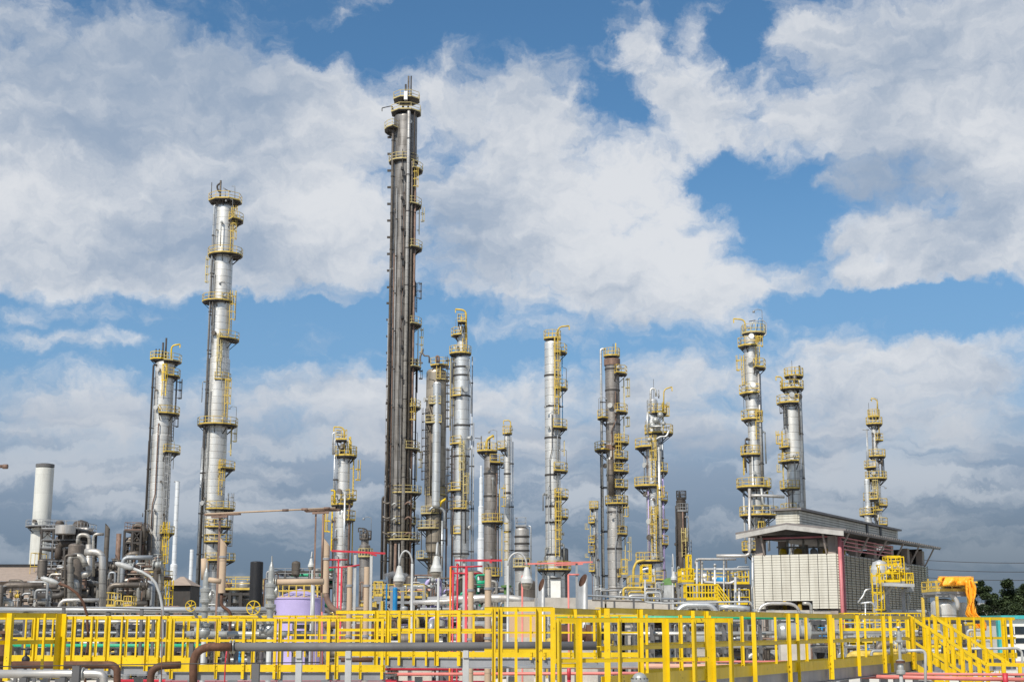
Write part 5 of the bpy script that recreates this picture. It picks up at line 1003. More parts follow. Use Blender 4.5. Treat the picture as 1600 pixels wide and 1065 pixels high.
pipe('service_pipe', 'slanting silver pipe joint before the louvred wall', [(1340, 941), (1349, 930), (1352, 921), (1361, 919)], 94.5, 2.6, 'bright', group='pipes along the shelter')
pipe('service_pipe', 'pair of thin silver pipes dropping behind the handrail near the ladder', [(1352, 941), (1353, 1000)], 93.6, 2.4, 'bright', group='pipes along the shelter')
pipe('service_pipe', 'grey bent pipe fixed to the louvred wall past the landing', [(1420, 945), (1422, 934), (1418, 926), (1420, 1000)], 98, 2.2, 'castgrey', group='pipes along the shelter')
pipe('service_pipe', 'brown arch pipe under the shelter front, left one', [(1184, 1010), (1184, 942), (1250, 942), (1250, 1010)], 92, 5, 'silverwarm', group='pipes along the shelter', bend=.9)
pipe('service_pipe', 'brown arch pipe under the shelter front, right one', [(1254, 942), (1267, 942), (1269, 990), (1271, 1010)], 91, 5, 'pipeclad', group='pipes along the shelter', bend=.7)
t = thing('filter_box', 'grey ribbed box under the shelter front behind the yellow posts', 'box', (W(1218, 980, 88).x, 88, 0)); m = MB(); m.box((0, .5, Z(962, 88) / 2), (.95, .9, Z(962, 88)))
for k in range(5): m.box((-.4 + k * .2, .03, Z(962, 88) / 2 + .3), (.06, .08, Z(962, 88) - 1))
m.build('casing', 'lightgrey', t)
cluster('piping_bundle', 'pale valves and pipes under the shelter opening', 1185, 1300, 955, 95, 5, 30, ('lightgrey', 'castgrey', 'pipeclad', 'bright', 'steel'), 71, (.06, .2), group=RC)
cluster('piping_bundle', 'grey pipes and yellow fittings under the louvred wall', 1320, 1450, 952, 100, 5, 30, ('lightgrey', 'castgrey', 'yellow', 'pipedark', 'steel'), 72, (.05, .16), group=RC)
s = thing('service_platform', 'low yellow railed walkway beneath the louvred wall', 'platform', (W(1390, 980, 92).x, 92, 0), group='yellow service landings'); railbox(s, 1320, 1440, 985, 92, 1.4, 'yellow', post=.9, legs='steel')
# ------------------------------------------------------------------ tank under the orange tarpaulin
t = vessel('process_vessel', 'short silver vessel with a yellow landing beside the orange tarpaulin', 1475, 934, 1000, 38, 88, 'silver', group='vessels right of centre', dome=.55); railbox(t, 1454, 1503, 924, 88, 3.0, 'yellowfar', off=-1.2, post=1.0, legs='yellowfar', h=.62); o = Vector(t.location)
railbox(t, 1488, 1510, 920, 89, 2, 'yellowfar', off=0, post=.8, h=.6)
MB().rtube([W(1482, 926, 87) - o, W(1486, 929, 87) - o, W(1496, 938, 87) - o, W(1497, 952, 87) - o], .14).build('bent_pipe', 'lightgrey', t)
m = MB(); 
for i in range(9): p = W(1482 + i * 3, 918 + (i * 5) % 8, 88) - o; m.ball((p.x, (i % 3) * .5, p.z), .22)
m.build('valve', 'rusty', t)
for i, x in enumerate((1463, 1474, 1490, 1502)): p = W(x, 902, 88) - o; MB().bar((p.x, 0 if i % 2 else 1.8, Z(925, 88)), (p.x, 0 if i % 2 else 1.8, p.z), .09).build('canopy_post', 'yellowfar', t)
MB().bar(W(1458, 908, 88) - o, W(1527, 909, 88) - o, .1).build('canopy_rail', 'yellowfar', t)
def cloth(rows, D, depth, seed):
    "rows of pixel points -> folded sheet with thickness"
    rn = random.Random(seed); nx = 22; ny = 16; V = []; Fs = []
    for j in range(ny + 1):
        fy = j / ny * (len(rows) - 1); a = min(int(fy), len(rows) - 2); f = fy - a
        for i in range(nx + 1):
            u = i / nx; x = (rows[a][0] * (1 - u) + rows[a][1] * u) * (1 - f) + (rows[a + 1][0] * (1 - u) + rows[a + 1][1] * u) * f
            y = (rows[a][2] * (1 - u) + rows[a][3] * u) * (1 - f) + (rows[a + 1][2] * (1 - u) + rows[a + 1][3] * u) * f; dd = rows[a][4] * (1 - f) + rows[a + 1][4] * f
            p = W(x, y, D + dd); p.y += .16 * sin(u * 17 + j * .35 + seed) + .08 * sin(u * 41 + j * .8); p.x += .06 * sin(j * 1.1 + u * 5); V.append(p)
    for j in range(ny):
        for i in range(nx): Fs.append((j * (nx + 1) + i, j * (nx + 1) + i + 1, (j + 1) * (nx + 1) + i + 1, (j + 1) * (nx + 1) + i))
    return V, Fs
def cloth_obj(name, label, parts, D, cat, mat):
    mb = MB()
    for rows, sd_ in parts: V, Fs = cloth(rows, D, 0, sd_); mb.add(V, Fs, True)
    o = W(1500, 978, D); o.z = 0; mb.v = [tuple(Vector(v) - o) for v in mb.v]; ob = mb.build(name, mat, None, o); md = ob.modifiers.new('solid', 'SOLIDIFY'); md.thickness = .05; return tag(ob, label, cat)
cloth_obj('tarpaulin', 'orange tarpaulin draped over the vessel top and hanging down its side', [([(1468, 1519, 902, 902, 2.2), (1468, 1520, 901, 901, .6), (1466, 1521, 902, 903, -1.5), (1466, 1520, 908, 909, -1.65), (1468, 1520, 915, 913, -1.6)], 1), ([(1505, 1521, 906, 905, -1.7), (1510, 1524, 920, 920, -1.7), (1511, 1524, 940, 942, -1.6), (1509, 1523, 958, 955, -1.5), (1512, 1536, 966, 968, -1.4), (1530, 1541, 985, 984, -1.3)], 2)], 88, 'tarpaulin', 'tarp')
t = thing('storage_tank', 'pale grey upright panel tank under the hanging orange sheet', 'tank', (W(1507, 970, 90).x, 90, 0), group='vessels right of centre'); MB().lathe([(1e-7, Z(940, 90)), (.48, Z(941, 90)), (.48, 0)], 20).build('shell', 'lightgrey', t)
cluster('piping_bundle', 'dark valves behind the stair below the orange sheet', 1455, 1560, 968, 80, 5, 26, ('rusty', 'darksteel', 'yellow', 'steel', 'lightgrey'), 73, (.05, .18), group=RC)
# ------------------------------------------------------------------ office, trees, hedges, power lines
t = thing('office_building', 'white two-storey office with dark ribbon windows and a teal edge, far right', 'building', (W(1568, 978, 130).x, 130, 0)); zt = Z(966, 130)
MB().box((12, 6, zt / 2), (24, 12, zt)).build('wall', 'white', t); MB().box((12, 5.9, zt + .15), (24.6, 12.6, .3)).build('roof', 'teal', t); MB().box((-.3, 0, zt / 2), (.55, .6, zt)).build('corner_pier', 'teal', t)
for j, (ya, yb) in enumerate(((978, 990), (996, 1004), (1014, 1024))):
    for k in range(10): za, zb_ = Z(yb, 130), Z(ya, 130); w_ = MB().box((.9 + k * 2.3, -.03, (za + zb_) / 2), (2.0, .08, zb_ - za)).build('window', 'glassdark', t); MB().box((.9 + k * 2.3, -.09, (za + zb_) / 2), (.09, .05, zb_ - za)).build('mullion', 'white', w_)
m, tt, b = newmat('leaf'); oi = tt.nodes.new('ShaderNodeObjectInfo'); c = tt.nodes.new('ShaderNodeTexCoord').outputs['Object']; n1 = noise(tt, c, .5, 3, .6)
L(tt, mixc(tt, sstep(tt, n1, .3, .7), (.016, .032, .012), (.05, .075, .022)), b.inputs['Base Color']); b.inputs['Roughness'].default_value = .65; MATS['leaf'] = m
def tree(label, x, ytop, wd, D, seed, name='broadleaf_tree', ybot=.35):
    rn = random.Random(seed); px = W(x, 978, D).x; t = thing(name, label, 'tree', (px, D, 0), group='trees on the right horizon'); H = Z(ytop, D); R = wd / 2 * SC(940, D)
    tr = MB(); tr.tube([(0, 0, 0), (.1, 0, H * .2), (.2, .1, H * .45)], [R * .07, R * .055, R * .04], 8); cl = []
    for k in range(11):
        a = rn.uniform(0, 2 * pi); q = rn.uniform(.2, .75); c = Vector((cos(a) * R * q, sin(a) * R * q, H * rn.uniform(ybot + .1, .9))); c.z = min(c.z, H * (1 - .25 * q * q) - R * .2)
        tr.tube([(.15, .05, H * rn.uniform(.25, .45)), c * .6 + Vector((0, 0, H * .15)), c], [R * .035, R * .02, R * .008], 5); cl.append((c, R * rn.uniform(.34, .52)))
    cl.append((Vector((0, 0, H - R * .34)), R * .34)); tr.build('trunk', 'trunk', t); lf = MB(); vs = []; fs = []
    for c, r in cl:
        for k in range(800):
            d = Vector((rn.gauss(0, 1), rn.gauss(0, 1), rn.gauss(0, .8))).normalized() * r * (rn.random() ** .4) * rn.uniform(.8, 1.12); p = c + Vector((d.x, d.y, d.z * .8)); u = Vector((rn.uniform(-1, 1), rn.uniform(-1, 1), rn.uniform(-.4, .4))).normalized(); v = u.cross(Vector((rn.uniform(-1, 1), rn.uniform(-1, 1), 1))).normalized(); s_ = R * rn.uniform(.04, .085)
            o = len(vs); vs += [p + u * s_, p + v * s_ * .7, p - u * s_, p - v * s_ * .7]; fs.append((o, o + 1, o + 2, o + 3))
    lf.add(vs, fs); lf.build('crown', 'leaf', t)
tree('dark round-topped tree close behind the orange tarpaulin', 1536, 904, 42, 260, 1); tree('tallest broad dark tree on the right horizon', 1578, 901, 60, 265, 2); tree('low dark tree between the two tall ones', 1556, 924, 42, 280, 3)
tree('tree half cut by the right frame edge', 1606, 909, 46, 270, 4); tree('dark tree filling in under the tallest one', 1590, 938, 44, 255, 5); tree('small tree at the shelter far corner', 1452, 906, 22, 300, 6); tree('low bushy tree beneath the round-topped tree', 1524, 934, 36, 262, 7)
tree('low round bush-like tree at the foot of the trees left of the office', 1545, 944, 34, 235, 9, ybot=.1); tree('wide low tree at the foot of the tallest tree', 1572, 946, 40, 238, 10, ybot=.1)
tree('bushy low tree before the far trees at the frame edge', 1612, 942, 40, 240, 8)
hd = MB(); rn = random.Random(4)
vs = []; fs = []
for k in range(9000):
    x = rn.uniform(-420, 420); y = rn.uniform(0, 14); z = rn.uniform(0, 1) ** .6 * (8 + 4 * sin(x * .07) + 2.5 * sin(x * .23 + 1) + rn.gauss(0, .8)); s_ = rn.uniform(.5, 1.3); u = Vector((rn.uniform(-1, 1), rn.uniform(-1, 1), rn.uniform(-.5, .5))).normalized(); v = u.cross(Vector((rn.uniform(-1, 1), 1, rn.uniform(-1, 1)))).normalized(); p = Vector((x, y, max(0, z))); o = len(vs); vs += [p + u * s_, p + v * s_ * .8, p - u * s_, p - v * s_ * .8]; fs.append((o, o + 1, o + 2, o + 3))
hd.add(vs, fs); tag(hd.build('far_woods', 'leaf', None, (0, 620, 0)), 'dark line of woods along the far horizon', 'woods', kind='stuff')
t = thing('warehouse', 'pale long roof glimpsed between the trees', 'building', (W(1560, 945, 330).x, 330, 0)); MB().box((0, 0, Z(946, 330) / 2), (26, 10, Z(946, 330))).build('wall', 'white', t); MB().box((0, 0, Z(945, 330) + .2), (27, 11, .4)).build('roof', 'lightgrey', t)
for i, y in enumerate((871, 885, 898)):
    a = W(1380, y - 1, 420); b = W(1800, y + 2, 300); o = a.copy(); o.z = 0; P = [a.lerp(b, k / 12) - o - Vector((0, 0, 1.2 * sin(pi * k / 12))) for k in range(13)]; tag(MB().tube(P, .075, 5).build('power_line', 'darksteel', None, o), ('topmost', 'middle', 'lowest')[i] + ' of the three power lines crossing above the trees', 'power line', 'power lines', 'thing')
# pylon-free ends rest on two lattice masts hidden beyond the shelter and outside the frame
for i, (x, D) in enumerate(((1380, 420), (1800, 300))):
    t = thing('utility_mast', ('mast behind the shelter carrying the power lines', 'mast beyond the frame carrying the power lines')[i], 'mast', (W(x, 978, D).x, D, 0), group='power line masts'); MB().cyl((0, 0, 0), (0, 0, Z(868, D)), .3, .15).build('pole', 'steel', t)
# ------------------------------------------------------------------ mid-ground clutter seen through the railings
mm = ('castgrey', 'pipeclad', 'steel', 'pipedark', 'darkclad', 'brownsteel')
rack('pipe_rack', 'long pipe rack under the big silver line across the left half', -20, 460, 62, 4, [(973, [(0, 5, 'pipeclad'), (1.2, 3, 'pipedark'), (2.4, 4, 'steel')]), (990, [(.3, 4, 'steel'), (1.6, 5, 'pipeclad')]), (1010, [(.4, 3, 'pipeclad'), (-.4, 5, 'green')])], 8)
rack('pipe_rack', 'pipe rack with a green line, right of centre behind the railing', 905, 1300, 66, 4, [(967, [(0, 5.5, 'green'), (2, 4, 'steel')]), (992, [(.2, 4, 'pipeclad'), (1.4, 6, 'castgrey')]), (1012, [(.4, 3.5, 'pipeclad'), (2.0, 4, 'pipedark')])], 8)
rack('pipe_rack', 'low dark pipe rack behind the middle railing', 590, 800, 60, 3.5, [(985, [(0, 3, 'lightgrey'), (1.4, 5, 'pipedark')]), (1005, [(.3, 5, 'silverwarm'), (1.4, 3, 'steel')])], 5)
seeds = 100
for (x0, x1, y0, D, n, lb) in ((-10, 90, 968, 70, 26, 'dim valves and pipes behind the far left yellow bars'), (90, 200, 966, 72, 28, 'pipe cluster under the leaning column behind the railing'), (200, 300, 966, 74, 24, 'pipes and elbows left of the small yellow handwheel'),
        (300, 430, 968, 78, 30, 'crowded small pipes under the relief valves'), (500, 600, 955, 64, 26, 'rusty and grey pipes below the red pipe frame'), (600, 700, 955, 70, 34, 'purple and grey pipes behind the middle railing'), (700, 800, 962, 74, 30, 'pipes behind the crimson frame foot'),
        (860, 960, 975, 72, 24, 'machines and pipes under the stubby exhausts'), (945, 1060, 972, 80, 34, 'pipes and pumps behind the near railing corner'), (1060, 1180, 962, 82, 38, 'pale pipes under the valve frame'), (1180, 1310, 985, 78, 26, 'low pipes before the shelter foot'), (1310, 1450, 990, 76, 22, 'low pipes before the louvred wall foot')):
    seeds += 1; cluster('piping_bundle', lb, x0, x1, y0, D, 6, n, mm + (('purple',) if 'purple' in lb else ()) + (('rusty',) if seeds % 2 else ('yellowfar',)), seeds, (.05, .2))
t = thing('switch_cabinet', 'peach painted cabinet behind the near railing box', 'cabinet', (W(816, 980, 56).x, 56, 0)); z1 = Z(957, 56); z0 = Z(995, 56); MB().box((0, .6, (z1 + z0) / 2), (1.15, 1.2, z1 - z0)).build('casing', 'peach', t); MB().box((0, .6, z0 - .1), (1.2, 1.3, .2)).box((0, .6, (z0 - .2) / 2), (.9, 1.0, z0 - .2)).build('plinth', 'concrete', t)
MB().box((-.72, .3, (z1 + z0) / 2 + .25), (.26, .5, .35)).build('vent_box', 'black', t)
pipe('long_pipe', 'big silver-white pipe line running level across the left side above the railing', [(-60, 952), (430, 952)], 52, 9.5, 'silverblue', group='long level pipes', legs=(40, 170, 262, 360))
pipe('long_pipe', 'dark cable tray line just above the big silver-white pipe at the left', [(-60, 946), (255, 951)], 50, 1.8, 'darksteel', group='long level pipes', legs=(-20, 100, 222))
pipe('long_pipe', 'grey pipe just beneath the big silver-white line', [(-60, 962), (500, 962)], 54, 3.6, 'lightgrey', group='long level pipes', legs=(60, 240, 400))
for i, (x0, x1, D, lb) in enumerate(((-5, 90, 84, 'behind the far left yellow bars'), (95, 215, 86, 'under the fat arches behind the railing'), (215, 330, 88, 'under the hut and upright drum'), (330, 450, 90, 'behind the silver manifold pipe'), (450, 600, 92, 'behind the red pipe frame foot'), (595, 700, 86, 'behind the lamp posts and middle railing'), (700, 800, 88, 'behind the crimson frame foot'), (905, 1050, 90, 'below the plinths right of centre'), (1050, 1180, 92, 'below the valve frame'))):
    frame3('pipe_structure', 'low dark pipe frame ' + lb, x0, x1, D, 7, (966, 986, 1006) if i != 7 else (972, 990, 1008), mat='darksteel', cols=5, fill=34, seed=200 + i, fillsize=(.06, .2), cs=.16, fmats=('darkclad', 'pipedark', 'brownsteel', 'steel', 'castgrey', 'pipeclad', 'rusty'), group='low pipe frames')
pv_ = MB(); pv_.box((0, 75, 1.7), (150, 44, 3.4)); tag(pv_.build('pavement', 'palepave'), kind='structure')
# pumps and stored drums between racks
for k, (x, y, D, m) in enumerate(((930, 990, 62, 'pipedark'), (1100, 1000, 70, 'castgrey'), (1240, 985, 64, 'castgrey'), (650, 1000, 58, 'pipedark'), (745, 992, 55, 'rust'), (578, 990, 52, 'rust'), (895, 990, 58, 'rust'))):
    t = thing('pump', ('dark horizontal pump behind the near railing corner', 'grey pump lying under the valve frame', 'grey pump before the shelter foot', 'dark pump under the middle railing', 'rusty pump end between the two right tan pipes', 'rusty pump end between the two left tan pipes', 'rusty dark pump right of the peach cabinet')[k], 'pump', (W(x, y, D).x, D, 0), group='pumps behind the railing')
    z = Z(y, D); m_ = MB(); lathe_h(m_, [(.01, 0), (.3, .05), (.36, .2), (.36, .9), (.25, 1.0), (.25, 1.2), (.42, 1.22), (.42, 1.4), (.01, 1.45)], (-.7, 0, z), (1, .15, 0)); m_.build('body', m, t); MB().box((0, 0, (z - .4) / 2), (1.3, .6, z - .4)).build('base', 'concrete', t); MB().rtube([(.6, .1, z), (.6, .1, z + .7), (.6, 1.4, z + .7)], .12).build('outlet', 'castgrey', t)
# steam ------------------------------------------------------------
m = bpy.data.materials.new('steam'); m.use_nodes = True; tt = m.node_tree; tt.nodes.clear(); pv = tt.nodes.new('ShaderNodeVolumePrincipled'); ou = tt.nodes.new('ShaderNodeOutputMaterial'); L(tt, pv.outputs[0], ou.inputs['Volume'])
c = tt.nodes.new('ShaderNodeTexCoord').outputs['Object']; n_ = noise(tt, c, .9, 5, .65); L(tt, sstep(tt, n_, .42, .66, 0, 5.0), pv.inputs['Density']); pv.inputs['Color'].default_value = (.95, .95, .95, 1); pv.inputs['Anisotropy'].default_value = .2; MATS['steam'] = m
def steam(label, pts, D):
    mb = MB(); o = W(pts[0][0], 978, D); o.z = 0
    for x, y, r in pts: mb.ball(W(x, y, D) - o, r * SC(y, D), 12, 8, .75)
    ob = mb.build('steam', 'steam', None, o); md = ob.modifiers.new('r', 'REMESH'); md.mode = 'VOXEL'; md.voxel_size = .35; tag(ob, label, 'steam', kind='stuff')
steam('white steam drifting behind the street lamp at the tallest column foot', [(650, 909, 7), (640, 903, 10), (629, 900, 10), (618, 897, 11), (606, 899, 8), (658, 917, 4)], 125)
# ------------------------------------------------------------------ walkway: angle-iron guardrails
up = Vector((0, 0, 1))
def px_t(A, B, dz, px):
    "parameter along A->B where the run projects to pixel column px at height EYE+dz"
    k = (px - 800) / F; dX = B[0] - A[0]; dY = B[1] - A[1]
    return (k * (A[1] * cp + dz * sp) - A[0]) / (dX - k * dY * cp)
def guard(label, a, b, zt, mids=(), toe=None, posts=(), zb=-1.0, w=.075, mat='yellow', beam=None, pw=None, cat='guardrail', sloped=None, end=True):
    A = Vector((XZ(a[0], a[1], EYE + zt), a[1], 0)); B = Vector((XZ(b[0], b[1], EYE + zt), b[1], 0)); d = (B - A).normalized(); nrm = Vector((d.y, -d.x, 0))
    if nrm.dot(-A) < 0: nrm = -nrm                       # towards the camera
    w *= .88; t = thing('guardrail', label, cat, A, group='yellow guardrails'); Bl = B - A; T = .009
    def angle(p, q, ww, name):
        m = MB(); m.beam(p + up * (-ww / 2), q + up * (-ww / 2), nrm, up, T, ww); m.beam(p + up * .0 - nrm * ww / 2, q - nrm * ww / 2, nrm, up, ww + T, T); return m.build(name, mat, t)
    Z0 = Vector((0, 0, EYE))
    angle(Z0 + up * zt, Bl + Z0 + up * zt, w, 'top_rail')
    for m_ in mids: angle(Z0 + up * m_, Bl + Z0 + up * m_, w * .8, 'mid_rail')
    if toe: m = MB(); m.beam(Z0 + up * (toe[0] + toe[1]) / 2 + nrm * .004, Bl + Z0 + up * (toe[0] + toe[1]) / 2 + nrm * .004, nrm, up, .008, abs(toe[1] - toe[0])); m.build('toe_board', mat, t)
    if beam: m = MB(); zc = Z0 + up * (beam[0] + beam[1]) / 2 - nrm * .06; h = abs(beam[1] - beam[0]); m.beam(zc, Bl + zc, nrm, up, .012, h - .03); m.beam(zc + up * h / 2, Bl + zc + up * h / 2, nrm, up, .11, .014); m.beam(zc - up * h / 2, Bl + zc - up * h / 2, nrm, up, .11, .014); m.build('floor_beam', 'greysteel', t)
    for i, p in enumerate(posts):
        px, k = (p, 1) if not isinstance(p, tuple) else p
        c = Bl * px_t(A, B, zt, px) + nrm * .012 + Z0; ww = (pw or w) * k; m = MB()
        m.beam(c + up * zb, c + up * (zt - .006), nrm, d, T, ww); s_ = 1 if i % 2 else -1; m.beam(c + up * zb + d * s_ * (ww / 2) + nrm * ww * .4, c + up * (zt - .006) + d * s_ * (ww / 2) + nrm * ww * .4, nrm, d, ww * .8, T)
        for q in (.06, .14): m.cyl(c + up * ((toe[1] if toe else zb) - .02 + q) + nrm * .004, c + up * ((toe[1] if toe else zb) - .02 + q) + nrm * .02, .012, n=6)
        m.build('post', mat, t)
    return t
guard('nearest short guardrail with two very wide posts at the far left', (-30, 23), (100, 24.5), .22, (-.22,), None, ((16, 2.0), (92, 1.7), (70, .8)), -.85, w=.085)
guard('left guardrail with many posts running to the pipe bend', (30, 31), (300, 30), .22, (-.25,), (-.62, -.80), (60, 104, 118, 145, 172, (192, .8), 233, 250, (266, 1.1)), -.9, beam=(-.80, -.98))
guard('rear guardrail behind the left one with thinner posts', (-20, 38), (300, 37), .24, (-.27,), (-.72, -.88), (12, 42, 54, 84, 97, 131, 153, 166, 200, 215, 247, 288, 296), -.95, w=.06)
guard('guardrail under the relief valves from the pipe bend to the middle gap', (262, 29.2), (603, 29), .165, (-.25,), (-.74, -.88), (272, 310, (341, .8), (382, 1.05), (398, 1.05), 431, 439, (514, 1.2), (528, 1.1), (598, 1.0), (565, .7)), -1.02, w=.065, beam=(-.88, -1.06))
guard('rear guardrail seen behind the relief valve railing', (300, 40), (620, 39), .30, (-.2,), None, (325, 345, 372, 452, 463, 478, 500, 548), -.8, w=.06)
guard('guardrail behind the grey pipe in the middle of the walkway', (525, 30.5), (768, 29.5), .33, (-.04,), (-.50, -.60), ((607, .9), 625, (684, 1.1), (718, 1.3), (648, .6), (667, .7), 590), -.78, beam=(-.62, -.82))
guard('rear guardrail beyond the middle one in front of the tan pipes', (590, 36), (1000, 36), .30, (-.12,), (-.62, -.74), (610, 640, 702, 740, 780, 829, 842, 850, 892, 928, 968), -.8, w=.06, beam=(-.76, -.98))
guard('box-shaped guardrail corner with a wide post, nearest in the centre', (757, 20), (864, 20), .265, (-.30,), (-.74, -.92), ((782, 1.0), (806, .6), (842, 1.5), (863, 1.0), (772, .8)), -1.2, w=.066, beam=None)
guard('short return rail linking the centre box to the long right rail', (864, 20.1), (945, 22.5), .255, (), None, ((896, .8), (932, .8)), -.5, w=.09)
guard('near lower guardrail overlapping the long right one', (869, 16.5), (1145, 17.5), .10, (-.36,), None, ((873, 1.0), (902, 1.1), (967, .9), (1037, 1.2), (1083, 1.2), (1107, 1.5), (1140, 1.2)), -1.3, w=.058)
gd = guard('small hanging gate of yellow bars left of the near lower rail', (869, 16.9), (904, 16.9), .09, (-.42,), None, ((871, 1.0),), -.42, w=.06)
# long right rail: from px 938 at 18 m to px 1440 at 34 m
guard('long right guardrail receding from the centre to the stair head', (938, 18), (1440, 34), .23, (-.24,), (-.60, -.76), ((945, 1.5), (996, 1.0), (1080, 1.0), (1100, .9), (1174, 1.3), (1228, 1.0), (1243, 1.0), (1292, 1.3), (1336.5, 1.2), (1376, 1.2), (1388, 1.2), (1422, 1.3)), -.95, w=.075, beam=(-.76, -.99))
guard('inner guardrail on the far side of the long right walkway', (1000, 21.5), (1430, 35.5), .22, (-.24,), (-.62, -.76), (1008, 1060, 1107, 1156, 1209, 1256, 1300, 1311, 1349, 1400, 1417), -.8, w=.06, mat='yellow')
guard('far guardrail crossing behind the stair at the right', (1400, 36), (1585, 38), .24, (-.26,), (-.66, -.80), ((1415, 1.2), (1441, .9), (1451, .9), (1474, 1.4), (1483, 1.2), (1495, 1.2), (1521, 1.0), (1532, 1.2), (1546, 1.1), (1564, 1.0), (1570, 1.0), (1577, .9)), -.95, w=.08, beam=(-.80, -1.1))
# grating floors of the walkway
wk = thing('walkway_deck', 'steel grating deck of the elevated walkway', 'walkway', (0, 0, 0)); A = Vector((XZ(938, 18, 6), 18, 0)); B = Vector((XZ(1440, 34, 6), 34, 0)); d = (B - A).normalized(); nn = Vector((-d.y, d.x, 0))
for (p, q, wdth, z) in ((A + nn * .55, B + nn * .55, 1.0, EYE - .80), (Vector((XZ(30, 31, 6), 32.3, 0)), Vector((XZ(300, 30, 6), 31.4, 0)), 2.2, EYE - .95), (Vector((XZ(262, 30, 6), 30.6, 0)), Vector((XZ(603, 29, 6), 30.4, 0)), 2.2, EYE - 1.0), (Vector((XZ(525, 31.5, 6), 31.3, 0)), Vector((XZ(940, 31.5, 6), 31.3, 0)), 1.2, EYE - .83)):
    dd = (q - p).normalized(); m = MB(); m.beam(p + up * z, q + up * z, (-dd.y, dd.x, 0), up, wdth, .04); m.build('grating', 'steel', wk)
for k in range(12):
    p = A.lerp(B, k / 11) + nn * .55; MB().bar((p.x, p.y, 0), (p.x, p.y, EYE - .85), .16).build('leg', 'greysteel', wk)
for x in range(-10, 7, 2): MB().bar((x, 31.3, 0), (x, 31.3, EYE - 1.05), .16).build('leg', 'greysteel', wk)
# stair
t = thing('stairway', 'yellow steel stair with parallel sloping handrails at the right', 'stair', (XZ(1418, 33, 6), 33, 0)); o = Vector(t.location)
def Q(x, y, D=33): return W(x, y, D) - o
for (D, x0, x1, y1, dx) in ((33, 1418, 1540, 1037, 0), (34.6, 1455, 1578, 1037, 0)):
    m = MB(); a, b = Q(x0, 961, D), Q(x1, y1, D); dd = (b - a).normalized(); sd_ = Vector((0, -1, 0)); w2 = sd_.cross(dd).normalized()
    m.beam(a, b, sd_, w2, .05, .075); m.beam(a + w2 * .035 + sd_ * -.02, b + w2 * .035 + sd_ * -.02, sd_, w2, .06, .01); e = Q(1640, y1 + 2, D); m.beam(b, e, sd_, up, .05, .075); m.build('handrail', 'yellow', t)
    m = MB(); dn = Vector((0, 0, -.52)); m.beam(a + dn, b + dn, sd_, w2, .05, .06); m.build('mid_rail', 'yellow', t); m = MB(); dn = Vector((0, .05, -1.05)); m.beam(a + dn, b + dn + (b - a) * .5, sd_, w2, .05, .14); m.build('stringer', 'yellow', t)
    for k in range(5):
        f_ = (k + .15) / 4.6; p = a.lerp(b, min(1, f_)); p.y -= .04; MB().beam(p + Vector((0, 0, -1.15)), p, sd_, Vector((1, 0, 0)), .012, .075).beam(p + Vector((.035, -.03, -1.15)), p + Vector((.035, -.03, 0)), sd_, Vector((1, 0, 0)), .07, .012).build('post', 'yellow', t)
    for x in (1566, 1592, 1630): p = Q(x, y1, D); MB().bar((p.x, p.y - .04, p.z - 1.6), (p.x, p.y - .04, p.z), .07).build('post', 'yellow', t)
a, b = Q(1420, 1036, 33), Q(1560, 1120, 33)
for k in range(9): p = a.lerp(b, k / 8); MB().box((p.x, .85, p.z), (.28, 1.5, .04)).build('step', 'greysteel', t)
# ------------------------------------------------------------------ near pipes in front of and under the walkway
NP = 'pipes crossing below the railings'
pipe('near_pipe', 'stout grey-brown pipe along the bottom left corner with a turned-down end', [(-40, 1052), (150, 1052), (162, 1054), (164, 1140)], 21, 13, 'silverwarm', group=NP, bend=.12, flanges=((128, 1052),), legs=(40, 100))
pipe('near_pipe', 'dark rusty pipe bending down beside the red line, lower left', [(20, 1038), (176, 1038), (183, 1044), (183, 1140)], 27, 11.5, 'rust', group=NP, bend=.25)
pipe('near_pipe', 'dark rusty pipe rising and turning right under the toe board', [(235, 1140), (235, 1040), (282, 1038)], 27, 11.5, 'rust', group=NP, bend=.25)
pipe('near_pipe', 'rust-red U-bent pipe climbing through the railing', [(302, 1140), (302, 1010), (362, 1010)], 24, 13, 'rust', group=NP, bend=.32)
pipe('near_pipe', 'long grey pipe running level behind the middle posts', [(361, 1010), (600, 1010), (940, 1008)], 24.1, 13.5, 'greypipe', group=NP, flanges=((363, 1010),), legs=(468, 545, 728, 905), legmat='lightgrey')
pipe('near_pipe', 'short rusty pipe under the long grey pipe', [(533, 1030), (582, 1030)], 26, 7.5, 'rust', group=NP)
pipe('near_pipe', 'thin dark conduit across the lower left', [(-40, 1041), (310, 1036), (500, 1034)], 20, 1.6, 'darksteel', group=NP, legs=(120, 400))
pipe('near_pipe', 'thin rusty rod standing in front of the left railing', [(252, 1140), (253, 952)], 18, 1.5, 'rust', group=NP)
pipe('near_pipe', 'blotchy salmon pipe behind the railings, thickest of the red lines', [(672, 1038), (1120, 1041), (1700, 1036)], 44, 9, 'salmon', group=NP, legs=(700, 860, 1010, 1200, 1500))
pipe('near_pipe', 'upper thin red pipe just above the salmon one', [(600, 1030), (1180, 1033), (1400, 1032)], 45, 3.4, 'pink', group=NP, legs=(640, 900, 1150))
pipe('near_pipe', 'deep red double pipe left of the centre box', [(180, 1044), (760, 1045)], 43, 4.2, 'red', group=NP, legs=(300, 500, 690))
pipe('near_pipe', 'lowest pink pipe across the centre with a red coupling', [(520, 1053), (1000, 1051), (1140, 1049)], 41, 5, 'pink', group=NP, flanges=((762, 1053),), legs=(600, 880))
pipe('near_pipe', 'red pipe at the very bottom left between the rusty bends', [(186, 1063), (620, 1063)], 40, 5, 'red', group=NP, legs=(260, 420))
